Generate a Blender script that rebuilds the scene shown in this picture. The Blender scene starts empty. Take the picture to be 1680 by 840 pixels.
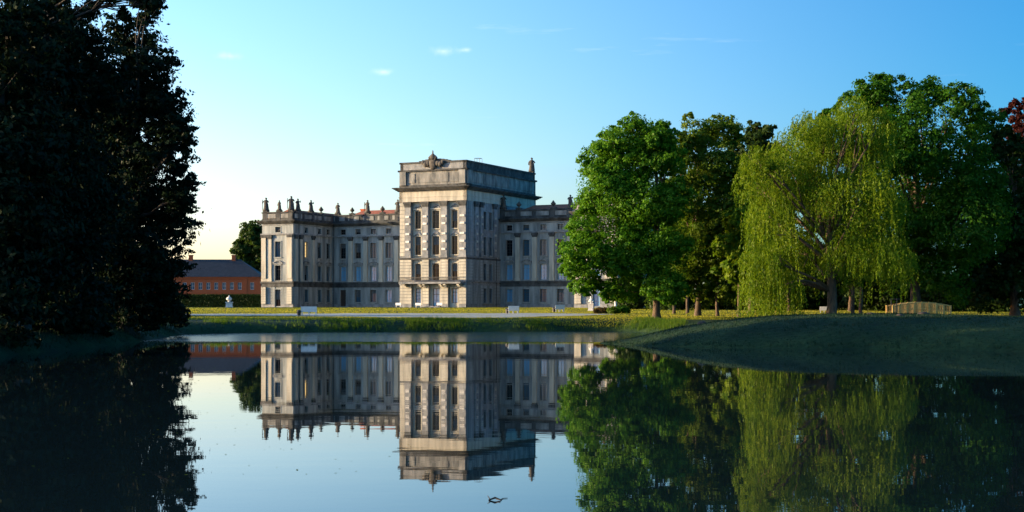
import bpy, bmesh, math, random
import numpy as np
from mathutils import Vector, Matrix

R = math.radians
rng = np.random.default_rng(7)
random.seed(7)
S = bpy.context.scene
C = S.collection

# ------------------------------------------------------------------ camera
F_PX, HORIZON, EYE = 2413.0, 501.0, 3.1          # focal length in photo pixels, horizon row, eye above water
cam_d = bpy.data.cameras.new('camera')
cam = bpy.data.objects.new('camera', cam_d)
C.objects.link(cam)
cam.location = (0, 0, EYE)
cam.rotation_euler = (R(90), 0, 0)
cam_d.sensor_width = 36
cam_d.lens = 36 * F_PX / 1680
cam_d.shift_y = (HORIZON - 420) / 1680
cam_d.clip_start = 0.5
cam_d.clip_end = 20000
S.camera = cam

# ------------------------------------------------------------------ sky, sun, exposure
SKY_FAR, SKY_NEAR = (0.14, 0.48, 0.77, 1), (1.66, 1.36, 1.48, 1)
SUN_EL, SUN_AZ = R(9.5), R(-88.0)                 # azimuth from +Y (view direction), negative = left
w = bpy.data.worlds.new('World'); S.world = w; w.use_nodes = True
wn = w.node_tree; wn.nodes.clear()
sky = wn.nodes.new('ShaderNodeTexSky'); sky.sky_type = 'NISHITA'; sky.sun_disc = False
sky.sun_elevation = SUN_EL; sky.sun_rotation = SUN_AZ
sky.air_density = 1.0; sky.dust_density = 0.8; sky.ozone_density = 2.6; sky.altitude = 0
hs = wn.nodes.new('ShaderNodeHueSaturation'); hs.inputs['Hue'].default_value = 0.488; hs.inputs['Saturation'].default_value = 1.22
bg = wn.nodes.new('ShaderNodeBackground'); bg.inputs['Strength'].default_value = 0.15
wo = wn.nodes.new('ShaderNodeOutputWorld')
wn.links.new(sky.outputs[0], hs.inputs['Color'])
# the sky is palest on the sun's side and deepest at right angles to the sun
to_sun = Vector((math.sin(SUN_AZ) * math.cos(SUN_EL), math.cos(SUN_AZ) * math.cos(SUN_EL), math.sin(SUN_EL)))
tc = wn.nodes.new('ShaderNodeTexCoord')
vd = wn.nodes.new('ShaderNodeVectorMath'); vd.operation = 'DOT_PRODUCT'
vd.inputs[1].default_value = to_sun
vn = wn.nodes.new('ShaderNodeVectorMath'); vn.operation = 'NORMALIZE'
sr = wn.nodes.new('ShaderNodeMapRange'); sr.inputs['From Min'].default_value = -0.38; sr.inputs['From Max'].default_value = 0.43
sc_ = wn.nodes.new('ShaderNodeValToRGB'); sc_.color_ramp.interpolation = 'EASE'
sc_.color_ramp.elements[0].color = SKY_FAR; sc_.color_ramp.elements[1].color = SKY_NEAR
sm = wn.nodes.new('ShaderNodeMixRGB'); sm.blend_type = 'MULTIPLY'; sm.inputs['Fac'].default_value = 1
wn.links.new(tc.outputs['Generated'], vn.inputs[0]); wn.links.new(vn.outputs[0], vd.inputs[0])
wn.links.new(vd.outputs['Value'], sr.inputs['Value']); wn.links.new(sr.outputs[0], sc_.inputs[0])
wn.links.new(hs.outputs[0], sm.inputs['Color1']); wn.links.new(sc_.outputs[0], sm.inputs['Color2'])
# faint streaks of cloud low over the horizon
mp = wn.nodes.new('ShaderNodeMapping'); mp.inputs['Scale'].default_value = (3.0, 3.0, 30.0); mp.inputs['Location'].default_value = (1.7, 0.4, 2.0)
nz = wn.nodes.new('ShaderNodeTexNoise'); nz.inputs['Scale'].default_value = 2.3
nz.inputs['Detail'].default_value = 6; nz.inputs['Roughness'].default_value = 0.6
rp = wn.nodes.new('ShaderNodeValToRGB')
rp.color_ramp.elements[0].position = 0.64; rp.color_ramp.elements[0].color = (0, 0, 0, 1)
rp.color_ramp.elements[1].position = 0.80; rp.color_ramp.elements[1].color = (0.3, 0.3, 0.3, 1)
mx = wn.nodes.new('ShaderNodeMixRGB'); mx.inputs['Color2'].default_value = (5.0, 4.9, 4.6, 1)
wn.links.new(tc.outputs['Generated'], mp.inputs[0]); wn.links.new(mp.outputs[0], nz.inputs['Vector'])
fm = wn.nodes.new('ShaderNodeMath'); fm.operation = 'MULTIPLY'
wn.links.new(nz.outputs['Fac'], rp.inputs[0]); wn.links.new(rp.outputs[0], fm.inputs[0]); wn.links.new(sr.outputs[0], fm.inputs[1])
acc = fm.outputs[0]
pn = wn.nodes.new('ShaderNodeTexNoise'); pn.inputs['Scale'].default_value = 150; pn.inputs['Detail'].default_value = 5; wn.links.new(tc.outputs['Generated'], pn.inputs['Vector'])
for cx_, cy_, sz_, am_ in ((728,84,0.015,0.3),(764,82,0.008,0.32),(376,92,0.014,0.3),(628,118,0.012,0.3)):
    cdir = Vector(((cx_-840)/F_PX, 1.0, (HORIZON-cy_)/F_PX)).normalized()
    sb = wn.nodes.new('ShaderNodeVectorMath'); sb.operation = 'SUBTRACT'; sb.inputs[1].default_value = cdir
    ml = wn.nodes.new('ShaderNodeVectorMath'); ml.operation = 'MULTIPLY'; ml.inputs[1].default_value = (1, 1, 3.2)
    ln = wn.nodes.new('ShaderNodeVectorMath'); ln.operation = 'LENGTH'
    mr_ = wn.nodes.new('ShaderNodeMapRange'); mr_.inputs['From Min'].default_value = sz_; mr_.inputs['From Max'].default_value = 0.0; mr_.inputs['To Max'].default_value = 1.0
    ad_ = wn.nodes.new('ShaderNodeMath'); ad_.operation = 'MULTIPLY_ADD'; ad_.inputs[1].default_value = 1.8; ad_.inputs[2].default_value = -1.05
    sm_ = wn.nodes.new('ShaderNodeMath'); sm_.operation = 'ADD'; sm_.use_clamp = True
    mm_ = wn.nodes.new('ShaderNodeMath'); mm_.operation = 'MULTIPLY'; mm_.use_clamp = True
    m3_ = wn.nodes.new('ShaderNodeMath'); m3_.operation = 'MULTIPLY_ADD'; m3_.inputs[1].default_value = am_; m3_.use_clamp = True
    wn.links.new(vn.outputs[0], sb.inputs[0]); wn.links.new(sb.outputs[0], ml.inputs[0]); wn.links.new(ml.outputs[0], ln.inputs[0]); wn.links.new(ln.outputs['Value'], mr_.inputs['Value'])
    wn.links.new(pn.outputs['Fac'], ad_.inputs[0]); wn.links.new(ad_.outputs[0], sm_.inputs[0]); wn.links.new(mr_.outputs[0], sm_.inputs[1])
    wn.links.new(sm_.outputs[0], mm_.inputs[0]); wn.links.new(mr_.outputs[0], mm_.inputs[1])
    wn.links.new(mm_.outputs[0], m3_.inputs[0]); wn.links.new(acc, m3_.inputs[2]); acc = m3_.outputs[0]
wn.links.new(acc, mx.inputs['Fac'])
wn.links.new(sm.outputs[0], mx.inputs['Color1']); wn.links.new(mx.outputs[0], bg.inputs['Color'])
wn.links.new(bg.outputs[0], wo.inputs[0])

sun_d = bpy.data.lights.new('sun', 'SUN'); sun_d.energy = 5.0; sun_d.angle = R(0.5); sun_d.color = (1.0, 0.74, 0.43)
sun = bpy.data.objects.new('sun', sun_d); C.objects.link(sun)
sun.rotation_euler = to_sun.to_track_quat('Z', 'Y').to_euler()
S.view_settings.view_transform = 'Standard'; S.view_settings.look = 'None'
S.view_settings.exposure = 1.2; S.view_settings.gamma = 1.0
S.view_settings.use_curve_mapping = False

# ------------------------------------------------------------------ helpers
def wpt(px, py, Y):
    return Vector(((px - 840) / F_PX * Y, Y, EYE + (HORIZON - py) / F_PX * Y))

def tag(o, label=None, cat=None, group=None, kind=None):
    if label: o['label'] = label
    if cat: o['category'] = cat
    if group: o['group'] = group
    if kind: o['kind'] = kind
    return o

def link(name, data, parent=None, loc=(0, 0, 0), rz=0.0):
    o = bpy.data.objects.new(name, data); C.objects.link(o)
    o.location = loc; o.rotation_euler = (0, 0, rz)
    if parent: o.parent = parent
    return o

def empty(name, loc, rz=0.0):
    o = bpy.data.objects.new(name, None); C.objects.link(o)
    o.empty_display_size = 0.3; o.location = loc; o.rotation_euler = (0, 0, rz)
    return o

class MB:
    """collects vertices and faces of ONE mesh"""
    def __init__(s): s.v = []; s.f = []
    def quad(s, a, b, c, d):
        n = len(s.v); s.v += [tuple(a), tuple(b), tuple(c), tuple(d)]; s.f.append((n, n+1, n+2, n+3))
    def box(s, x0, x1, y0, y1, z0, z1):
        n = len(s.v)
        s.v += [(x0,y0,z0),(x1,y0,z0),(x1,y1,z0),(x0,y1,z0),(x0,y0,z1),(x1,y0,z1),(x1,y1,z1),(x0,y1,z1)]
        s.f += [(n,n+3,n+2,n+1),(n+4,n+5,n+6,n+7),(n,n+1,n+5,n+4),(n+1,n+2,n+6,n+5),(n+2,n+3,n+7,n+6),(n+3,n,n+4,n+7)]
    def fbox(s, F, s0, s1, z0, z1, o0, o1):
        """box in facade coordinates: along, up, outward"""
        n = len(s.v)
        for o, z in ((o1, z0), (o0, z0), (o1, z1), (o0, z1)):
            pass
        P = F.P
        s.v += [P(s0,z0,o1),P(s1,z0,o1),P(s1,z0,o0),P(s0,z0,o0),P(s0,z1,o1),P(s1,z1,o1),P(s1,z1,o0),P(s0,z1,o0)]
        s.f += [(n,n+3,n+2,n+1),(n+4,n+5,n+6,n+7),(n,n+1,n+5,n+4),(n+1,n+2,n+6,n+5),(n+2,n+3,n+7,n+6),(n+3,n,n+4,n+7)]
    def tube(s, pts, rad, seg=8, cap=True):
        pts = [Vector(p) for p in pts]; base = len(s.v); prev = None
        for i, p in enumerate(pts):
            t = (pts[min(i+1, len(pts)-1)] - pts[max(i-1, 0)]).normalized()
            a = t.orthogonal().normalized() if prev is None else (prev - t * prev.dot(t))
            a = a.normalized() if a.length > 1e-6 else t.orthogonal().normalized()
            prev = a; b = t.cross(a); r = rad[i] if hasattr(rad, '__len__') else rad
            for k in range(seg):
                q = p + (a * math.cos(2*math.pi*k/seg) + b * math.sin(2*math.pi*k/seg)) * r
                s.v.append(tuple(q))
        for i in range(len(pts) - 1):
            for k in range(seg):
                k2 = (k+1) % seg
                s.f.append((base+i*seg+k, base+i*seg+k2, base+(i+1)*seg+k2, base+(i+1)*seg+k))
        if cap:
            s.f.append(tuple(base + k for k in reversed(range(seg))))
            s.f.append(tuple(base + (len(pts)-1)*seg + k for k in range(seg)))
    def lathe(s, prof, cx=0, cy=0, cz=0, seg=16, fx=1.0, fy=1.0, fold=0.0, nf=7, sx=0.0):
        """prof: (z, r); fold = drapery depth; sx = sway along x"""
        base = len(s.v)
        for i, (z, r) in enumerate(prof):
            for k in range(seg):
                a = 2*math.pi*k/seg
                rr = r * (1 + fold * math.sin(nf*a + i*0.35))
                s.v.append((cx + sx*math.sin(i*0.7) + rr*fx*math.cos(a), cy + rr*fy*math.sin(a), cz + z))
        for i in range(len(prof)-1):
            for k in range(seg):
                k2 = (k+1) % seg
                s.f.append((base+i*seg+k, base+i*seg+k2, base+(i+1)*seg+k2, base+(i+1)*seg+k))
        s.f.append(tuple(base + k for k in reversed(range(seg))))
        s.f.append(tuple(base + (len(prof)-1)*seg + k for k in range(seg)))
    def mesh(s, name, mat, smooth=False):
        me = bpy.data.meshes.new(name); me.from_pydata(s.v, [], s.f); me.update()
        if mat: me.materials.append(mat)
        if smooth: me.polygons.foreach_set('use_smooth', [True]*len(me.polygons))
        return me
    def build(s, name, mat, parent=None, smooth=False, loc=(0,0,0), rz=0.0):
        o = link(name, s.mesh(name, mat, smooth), parent, loc, rz)
        if name in ('rusticated_course', 'quoin_block', 'railing'): o['kind'] = 'stuff'      # courses and bars too fine to pick apart
        return o

def fast_mesh(name, verts, faces, mat, tint=None, smooth=False):
    """verts (n,3), faces (m,k) numpy"""
    me = bpy.data.meshes.new(name); m, k = faces.shape
    me.vertices.add(len(verts)); me.vertices.foreach_set('co', np.ascontiguousarray(verts, dtype=np.float32).ravel())
    me.loops.add(m*k); me.loops.foreach_set('vertex_index', np.ascontiguousarray(faces, dtype=np.int32).ravel())
    me.polygons.add(m); me.polygons.foreach_set('loop_start', np.arange(0, m*k, k, dtype=np.int32))
    me.polygons.foreach_set('loop_total', np.full(m, k, dtype=np.int32))
    if smooth: me.polygons.foreach_set('use_smooth', np.ones(m, dtype=bool))
    if tint is not None:
        at = me.attributes.new('leaf_tint', 'FLOAT', 'FACE'); at.data.foreach_set('value', tint.astype(np.float32))
    me.update(calc_edges=True)
    if mat: me.materials.append(mat)
    return me

# ------------------------------------------------------------------ materials
def newmat(name):
    m = bpy.data.materials.new(name); m.use_nodes = True
    nt = m.node_tree; return m, nt, nt.nodes['Principled BSDF']

def rough_mat(name, c1, c2, scale=1.0, rough=0.85, c3=None, stretch=(1,1,1), bump=0.0, bscale=8.0, detail=6):
    m, nt, b = newmat(name)
    t = nt.nodes.new('ShaderNodeTexCoord'); mp = nt.nodes.new('ShaderNodeMapping'); mp.inputs['Scale'].default_value = stretch
    n = nt.nodes.new('ShaderNodeTexNoise'); n.inputs['Scale'].default_value = scale; n.inputs['Detail'].default_value = detail
    n.inputs['Roughness'].default_value = 0.65
    r = nt.nodes.new('ShaderNodeValToRGB'); e = r.color_ramp.elements
    e[0].position = 0.36; e[0].color = (*c1, 1); e[1].position = 0.66; e[1].color = (*c2, 1)
    if c3: x = e.new(0.78); x.color = (*c3, 1)
    nt.links.new(t.outputs['Object'], mp.inputs[0]); nt.links.new(mp.outputs[0], n.inputs['Vector'])
    nt.links.new(n.outputs['Fac'], r.inputs[0]); nt.links.new(r.outputs[0], b.inputs['Base Color'])
    b.inputs['Roughness'].default_value = rough
    if bump:
        n2 = nt.nodes.new('ShaderNodeTexNoise'); n2.inputs['Scale'].default_value = bscale; n2.inputs['Detail'].default_value = 4
        bp = nt.nodes.new('ShaderNodeBump'); bp.inputs['Strength'].default_value = bump; bp.inputs['Distance'].default_value = 0.05
        nt.links.new(mp.outputs[0], n2.inputs['Vector']); nt.links.new(n2.outputs['Fac'], bp.inputs['Height'])
        nt.links.new(bp.outputs[0], b.inputs['Normal'])
    return m

M = {}
M['stone'] = rough_mat('sandstone', (0.13,0.152,0.156), (0.38,0.41,0.395), 0.55, c3=(0.45,0.46,0.42), stretch=(1.3,1.3,0.16), bump=0.3, bscale=5)
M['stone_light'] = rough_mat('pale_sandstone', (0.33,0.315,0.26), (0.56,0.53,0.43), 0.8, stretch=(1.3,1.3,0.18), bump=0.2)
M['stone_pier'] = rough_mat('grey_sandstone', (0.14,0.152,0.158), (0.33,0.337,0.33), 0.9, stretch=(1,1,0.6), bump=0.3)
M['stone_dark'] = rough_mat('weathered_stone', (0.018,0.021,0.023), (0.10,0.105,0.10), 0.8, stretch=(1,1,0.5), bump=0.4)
M['stone_attic'] = rough_mat('attic_stone', (0.08,0.088,0.088), (0.35,0.345,0.31), 0.6, c3=(0.48,0.455,0.39), stretch=(1,1,0.35), bump=0.3)
M['statue'] = rough_mat('blackened_stone', (0.035,0.033,0.03), (0.12,0.11,0.09), 2.0, bump=0.3)
M['white_stone'] = rough_mat('white_marble', (0.55,0.53,0.48), (0.8,0.78,0.72), 2.0, bump=0.1)
M['white_paint'] = rough_mat('white_paint', (0.70,0.70,0.68), (0.82,0.82,0.80), 3.0, rough=0.5)
M['dark_metal'] = rough_mat('dark_metal', (0.012,0.013,0.014), (0.03,0.03,0.03), 3.0, rough=0.5)
M['tile'] = rough_mat('red_tile', (0.22,0.06,0.03), (0.40,0.13,0.06), 1.5, bump=0.4, bscale=6)
M['slate'] = rough_mat('dark_slate', (0.009,0.012,0.016), (0.026,0.030,0.036), 1.2, rough=0.6, bump=0.3)
M['frame'] = rough_mat('window_frame_paint', (0.025,0.028,0.03), (0.06,0.065,0.065), 3.0, rough=0.5)
M['frame_blue'] = rough_mat('pale_window_frame', (0.17,0.24,0.29), (0.25,0.32,0.37), 3.0, rough=0.5)
M['blind'] = rough_mat('linen_blind', (0.06,0.075,0.085), (0.11,0.13,0.14), 1.0)
M['frame_white'] = rough_mat('white_window_frame', (0.5,0.5,0.48), (0.7,0.7,0.68), 3.0, rough=0.5)
M['wood'] = rough_mat('bridge_timber', (0.40,0.24,0.06), (0.66,0.43,0.13), 3.0, stretch=(1,1,5))
M['door'] = rough_mat('dark_oak_door', (0.03,0.02,0.015), (0.07,0.045,0.03), 3.0, stretch=(4,1,1))
M['bark'] = rough_mat('bark', (0.035,0.025,0.016), (0.14,0.09,0.05), 4.0, stretch=(1,1,0.25), bump=0.8, bscale=10)
M['bark_dark'] = rough_mat('dark_bark', (0.012,0.010,0.008), (0.04,0.03,0.02), 4.0, stretch=(1,1,0.25), bump=0.8, bscale=10)
M['gravel'] = rough_mat('pale_gravel', (0.22,0.245,0.215), (0.40,0.41,0.36), 0.35)
M['soil'] = rough_mat('soil', (0.03,0.02,0.012), (0.07,0.05,0.03), 3.0)

def brick_mat():
    m, nt, b = newmat('red_brick')
    t = nt.nodes.new('ShaderNodeTexCoord'); mp = nt.nodes.new('ShaderNodeMapping'); mp.inputs['Rotation'].default_value = (R(90), 0, 0)
    br = nt.nodes.new('ShaderNodeTexBrick'); br.inputs['Scale'].default_value = 3.0
    br.inputs['Color1'].default_value = (0.44,0.10,0.026,1); br.inputs['Color2'].default_value = (0.33,0.07,0.02,1)
    br.inputs['Mortar'].default_value = (0.30,0.15,0.09,1); br.inputs['Mortar Size'].default_value = 0.012
    nt.links.new(t.outputs['Object'], mp.inputs[0]); nt.links.new(mp.outputs[0], br.inputs['Vector'])
    nt.links.new(br.outputs['Color'], b.inputs['Base Color']); b.inputs['Roughness'].default_value = 0.9
    return m
M['brick'] = brick_mat()

def glass_mat(name, col, rough=0.04, spec=0.7):
    m, nt, b = newmat(name)
    n = nt.nodes.new('ShaderNodeTexNoise'); n.inputs['Scale'].default_value = 0.8
    t = nt.nodes.new('ShaderNodeTexCoord'); bp = nt.nodes.new('ShaderNodeBump'); bp.inputs['Strength'].default_value = 0.15; bp.inputs['Distance'].default_value = 0.02
    nt.links.new(t.outputs['Object'], n.inputs['Vector']); nt.links.new(n.outputs['Fac'], bp.inputs['Height']); nt.links.new(bp.outputs[0], b.inputs['Normal'])
    b.inputs['Base Color'].default_value = (*col, 1); b.inputs['Roughness'].default_value = rough
    b.inputs['Specular IOR Level'].default_value = spec
    return m
M['glass'] = glass_mat('dark_window_glass', (0.006,0.009,0.012), 0.08, 0.22)
M['glass_sky'] = glass_mat('sky_tinted_window_glass', (0.16,0.38,0.58), 0.05, 0.5)  # blue sky reflection put into the pane colour
M['glass_half'] = glass_mat('mid_blue_window_glass', (0.035,0.095,0.145), 0.08, 0.25)  # one flat dim blue over the whole pane
def sunglow_mat():
    m, nt, b = newmat('sunglow_window_glass')
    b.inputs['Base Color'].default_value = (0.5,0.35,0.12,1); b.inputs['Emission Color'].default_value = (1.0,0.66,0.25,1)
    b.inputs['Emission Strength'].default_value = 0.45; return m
M['glass_sunglow'] = sunglow_mat()  # pane glows to stand in for sunlight showing in the window

def leaf_mat(name, c1, c2, trans=0.45):
    m = bpy.data.materials.new(name); m.use_nodes = True; nt = m.node_tree; nt.nodes.clear()
    a = nt.nodes.new('ShaderNodeAttribute'); a.attribute_name = 'leaf_tint'
    r = nt.nodes.new('ShaderNodeMixRGB'); r.inputs['Color1'].default_value = (*c1,1); r.inputs['Color2'].default_value = (*c2,1)
    d = nt.nodes.new('ShaderNodeBsdfDiffuse'); t = nt.nodes.new('ShaderNodeBsdfTranslucent')
    g = nt.nodes.new('ShaderNodeBsdfGlossy'); g.inputs['Roughness'].default_value = 0.45; g.inputs['Color'].default_value = (0.5,0.5,0.5,1)
    x = nt.nodes.new('ShaderNodeMixShader'); x.inputs[0].default_value = trans
    x2 = nt.nodes.new('ShaderNodeMixShader'); x2.inputs[0].default_value = 0.012
    br = nt.nodes.new('ShaderNodeMixRGB'); br.blend_type = 'MULTIPLY'; br.inputs['Fac'].default_value = 1; br.inputs['Color2'].default_value = (1.15,1.1,0.5,1)
    o = nt.nodes.new('ShaderNodeOutputMaterial')
    L = nt.links.new
    L(a.outputs['Fac'], r.inputs['Fac']); L(r.outputs[0], d.inputs['Color']); L(r.outputs[0], br.inputs['Color1']); L(br.outputs[0], t.inputs['Color'])
    L(d.outputs[0], x.inputs[1]); L(t.outputs[0], x.inputs[2]); L(x.outputs[0], x2.inputs[1]); L(g.outputs[0], x2.inputs[2]); L(x2.outputs[0], o.inputs[0])
    return m
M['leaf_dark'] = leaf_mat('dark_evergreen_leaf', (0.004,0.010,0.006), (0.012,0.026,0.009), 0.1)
M['leaf_green'] = leaf_mat('fresh_green_leaf', (0.028,0.115,0.006), (0.110,0.250,0.011), 0.36)
M['leaf_olive'] = leaf_mat('olive_brown_leaf', (0.034,0.112,0.007), (0.140,0.190,0.016))
M['leaf_willow'] = leaf_mat('willow_leaf', (0.048,0.125,0.005), (0.165,0.235,0.010), 0.4)
M['leaf_oak'] = leaf_mat('deep_green_leaf', (0.014,0.072,0.004), (0.055,0.150,0.008), 0.4)
M['leaf_copper'] = leaf_mat('copper_beech_leaf', (0.030,0.008,0.008), (0.075,0.018,0.014))
M['leaf_shade'] = leaf_mat('shade_dark_broad_leaf', (0.010,0.028,0.005), (0.026,0.055,0.008), 0.3)  # shade from neighbouring trees put into the leaf colour
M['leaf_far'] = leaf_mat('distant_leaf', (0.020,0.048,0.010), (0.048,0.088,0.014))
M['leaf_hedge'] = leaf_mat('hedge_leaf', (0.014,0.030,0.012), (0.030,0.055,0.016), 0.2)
M['leaf_red'] = leaf_mat('reddish_shrub_leaf', (0.075,0.050,0.016), (0.130,0.085,0.025))
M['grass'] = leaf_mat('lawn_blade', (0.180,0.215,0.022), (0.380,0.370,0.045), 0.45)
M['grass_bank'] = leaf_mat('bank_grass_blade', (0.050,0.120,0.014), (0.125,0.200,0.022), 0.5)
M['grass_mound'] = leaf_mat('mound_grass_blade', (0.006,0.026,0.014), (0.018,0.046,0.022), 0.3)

def ground_mat():
    m, nt, b = newmat('lawn')
    t = nt.nodes.new('ShaderNodeTexCoord')
    n = nt.nodes.new('ShaderNodeTexNoise'); n.inputs['Scale'].default_value = 0.18; n.inputs['Detail'].default_value = 8
    n2 = nt.nodes.new('ShaderNodeTexNoise'); n2.inputs['Scale'].default_value = 2.5; n2.inputs['Detail'].default_value = 6
    r = nt.nodes.new('ShaderNodeValToRGB'); e = r.color_ramp.elements
    e[0].position = 0.35; e[0].color = (0.008,0.026,0.012,1); e[1].position = 0.65; e[1].color = (0.026,0.052,0.018,1)
    x = nt.nodes.new('ShaderNodeMixRGB'); x.blend_type = 'OVERLAY'; x.inputs['Fac'].default_value = 0.6
    bp = nt.nodes.new('ShaderNodeBump'); bp.inputs['Strength'].default_value = 0.9; bp.inputs['Distance'].default_value = 0.15
    L = nt.links.new
    L(t.outputs['Object'], n.inputs['Vector']); L(t.outputs['Object'], n2.inputs['Vector'])
    L(n.outputs['Fac'], r.inputs[0]); L(r.outputs[0], x.inputs['Color1']); L(n2.outputs['Fac'], x.inputs['Color2'])
    L(x.outputs[0], b.inputs['Base Color']); L(n2.outputs['Fac'], bp.inputs['Height']); L(bp.outputs[0], b.inputs['Normal'])
    b.inputs['Roughness'].default_value = 0.95; b.inputs['Specular IOR Level'].default_value = 0.1
    return m
M['lawn'] = ground_mat()

def water_mat():
    m, nt, b = newmat('pond_water')
    t = nt.nodes.new('ShaderNodeTexCoord'); L = nt.links.new
    b.inputs['Base Color'].default_value = (0.006,0.014,0.016,1); b.inputs['IOR'].default_value = 1.36
    mp = nt.nodes.new('ShaderNodeMapping'); mp.inputs['Scale'].default_value = (0.25, 0.6, 1)
    n = nt.nodes.new('ShaderNodeTexNoise'); n.inputs['Scale'].default_value = 1.2; n.inputs['Detail'].default_value = 3
    bp = nt.nodes.new('ShaderNodeBump'); bp.inputs['Strength'].default_value = 0.018; bp.inputs['Distance'].default_value = 0.1
    L(t.outputs['Object'], mp.inputs[0]); L(mp.outputs[0], n.inputs['Vector']); L(n.outputs['Fac'], bp.inputs['Height'])
    L(bp.outputs[0], b.inputs['Normal'])
    # rougher band towards the far shore stands in for thin mist
    sp = nt.nodes.new('ShaderNodeSeparateXYZ'); L(t.outputs['Object'], sp.inputs[0])
    mp2 = nt.nodes.new('ShaderNodeMapping'); mp2.inputs['Scale'].default_value = (0.02, 0.12, 1); L(t.outputs['Object'], mp2.inputs[0])
    n3 = nt.nodes.new('ShaderNodeTexNoise'); n3.inputs['Scale'].default_value = 1.0; n3.inputs['Detail'].default_value = 4; L(mp2.outputs[0], n3.inputs['Vector'])
    ad = nt.nodes.new('ShaderNodeMath'); ad.operation = 'MULTIPLY_ADD'; ad.inputs[1].default_value = 14.0; L(n3.outputs['Fac'], ad.inputs[0]); L(sp.outputs['Y'], ad.inputs[2])
    mr = nt.nodes.new('ShaderNodeMapRange'); mr.inputs['From Min'].default_value = 129; mr.inputs['From Max'].default_value = 134
    mr.inputs['To Min'].default_value = 0.012; mr.inputs['To Max'].default_value = 0.135; L(ad.outputs[0], mr.inputs['Value']); L(mr.outputs[0], b.inputs['Roughness'])
    return m
M['water'] = water_mat()

# ------------------------------------------------------------------ ground and water
SHORE = np.array([(-14,9),(0,7),(16,8),(40,20),(70,50),(78,74),(60,87),(45,93),(34,98.5),(24,103.5),(15.5,107.5),(10.5,112),(8.2,117),(7.2,120.5),
                  (9,124.5),(13,131),(18,141),(20,154),(18,166),(13,175.5),(4,174.5),(-8,173),(-20,171),(-30,167),(-35,158),(-33.5,140),(-31,117),(-31,89),(-33,60),(-28,30)], float)
def shore_sd(X, Y):
    """signed distance to the shoreline, positive on land"""
    d = np.full(X.shape, 1e9); inside = np.zeros(X.shape, bool); n = len(SHORE)
    for i in range(n):
        ax, ay = SHORE[i]; bx, by = SHORE[(i+1) % n]
        ex, ey = bx-ax, by-ay
        t = np.clip(((X-ax)*ex + (Y-ay)*ey)/(ex*ex+ey*ey), 0, 1)
        d = np.minimum(d, np.hypot(X-ax-t*ex, Y-ay-t*ey))
        c = ((ay > Y) != (by > Y))
        with np.errstate(divide='ignore', invalid='ignore'):
            c &= X < (bx-ax)*(Y-ay)/(by-ay if by != ay else 1e-9) + ax
        inside ^= c
    return np.where(inside, -d, d)
def wob(X, Y):
    return (np.sin(X*0.31+Y*0.17)+np.sin(X*0.13-Y*0.41+1.3)+0.6*np.sin(X*0.83+Y*0.57+2.1)+0.5*np.sin(-X*0.61+Y*1.13))/3.1
def ground_z(X, Y):
    X = np.asarray(X, float); Y = np.asarray(Y, float)
    sd = shore_sd(X, Y) + 0.35*wob(X*1.7, Y*1.7)
    lawn = np.interp(Y, [0,20,150,173,180,200,220,250,300,420], [1.55,1.5,1.45,1.30,1.50,1.85,2.05,2.30,2.65,2.70])
    bank = lawn*(1-np.exp(-np.maximum(sd,0)/1.6)) + 0.0*sd
    crest = np.interp(X, [7,9.8,11.8,14,16.3,18.5,20.7,23.8,30,36,43.5,60,90], [0.35,0.85,1.40,1.70,1.92,2.10,2.23,2.28,2.30,2.26,2.0,1.9,1.9])
    mound = crest*(1-np.exp(-np.maximum(sd,0)/4.2))*1.02
    wgt = np.clip((X-5)/3,0,1)*np.clip((Y-60)/15,0,1)*np.clip((158-Y)/22,0,1)
    z = bank*(1-wgt) + mound*wgt
    z = z + np.where(sd > 1, (0.07*wob(X*2.3,Y*2.3)+0.05*wob(Y*4.1,X*3.7))*np.clip((sd-1)/4,0,1), 0)*np.where(Y<165,1,0.3)
    return np.where(sd > 0, z+0.02, np.maximum(-1.8, 0.5*sd))
def gz(x, y): return float(ground_z(np.array([x]), np.array([y]))[0])

def axis(fine0, fine1, step, far0, far1):
    a = list(np.arange(fine0, fine1+1e-6, step)); g = step
    lo = [];  x = fine0
    while x > far0: g *= 1.35; x -= g; lo.append(x)
    hi = []; x = fine1; g = step
    while x < far1: g *= 1.35; x += g; hi.append(x)
    return np.array(lo[::-1] + a + hi)
gx = axis(-62, 82, 0.9, -6000, 6000); gy = axis(-2, 226, 0.9, -300, 9000)
GX, GY = np.meshgrid(gx, gy); GZ = ground_z(GX, GY)
nx, ny = len(gx), len(gy)
idx = np.arange(nx*ny).reshape(ny, nx)
fc = np.stack([idx[:-1,:-1], idx[:-1,1:], idx[1:,1:], idx[1:,:-1]], -1).reshape(-1, 4)
tag(link('ground', fast_mesh('ground', np.stack([GX,GY,GZ],-1).reshape(-1,3), fc, M['lawn'], smooth=True)), kind='structure')
wm = MB(); wm.quad((-45,2,0),(95,2,0),(95,185,0),(-45,185,0))
tag(wm.build('water', M['water']), kind='structure')

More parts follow.
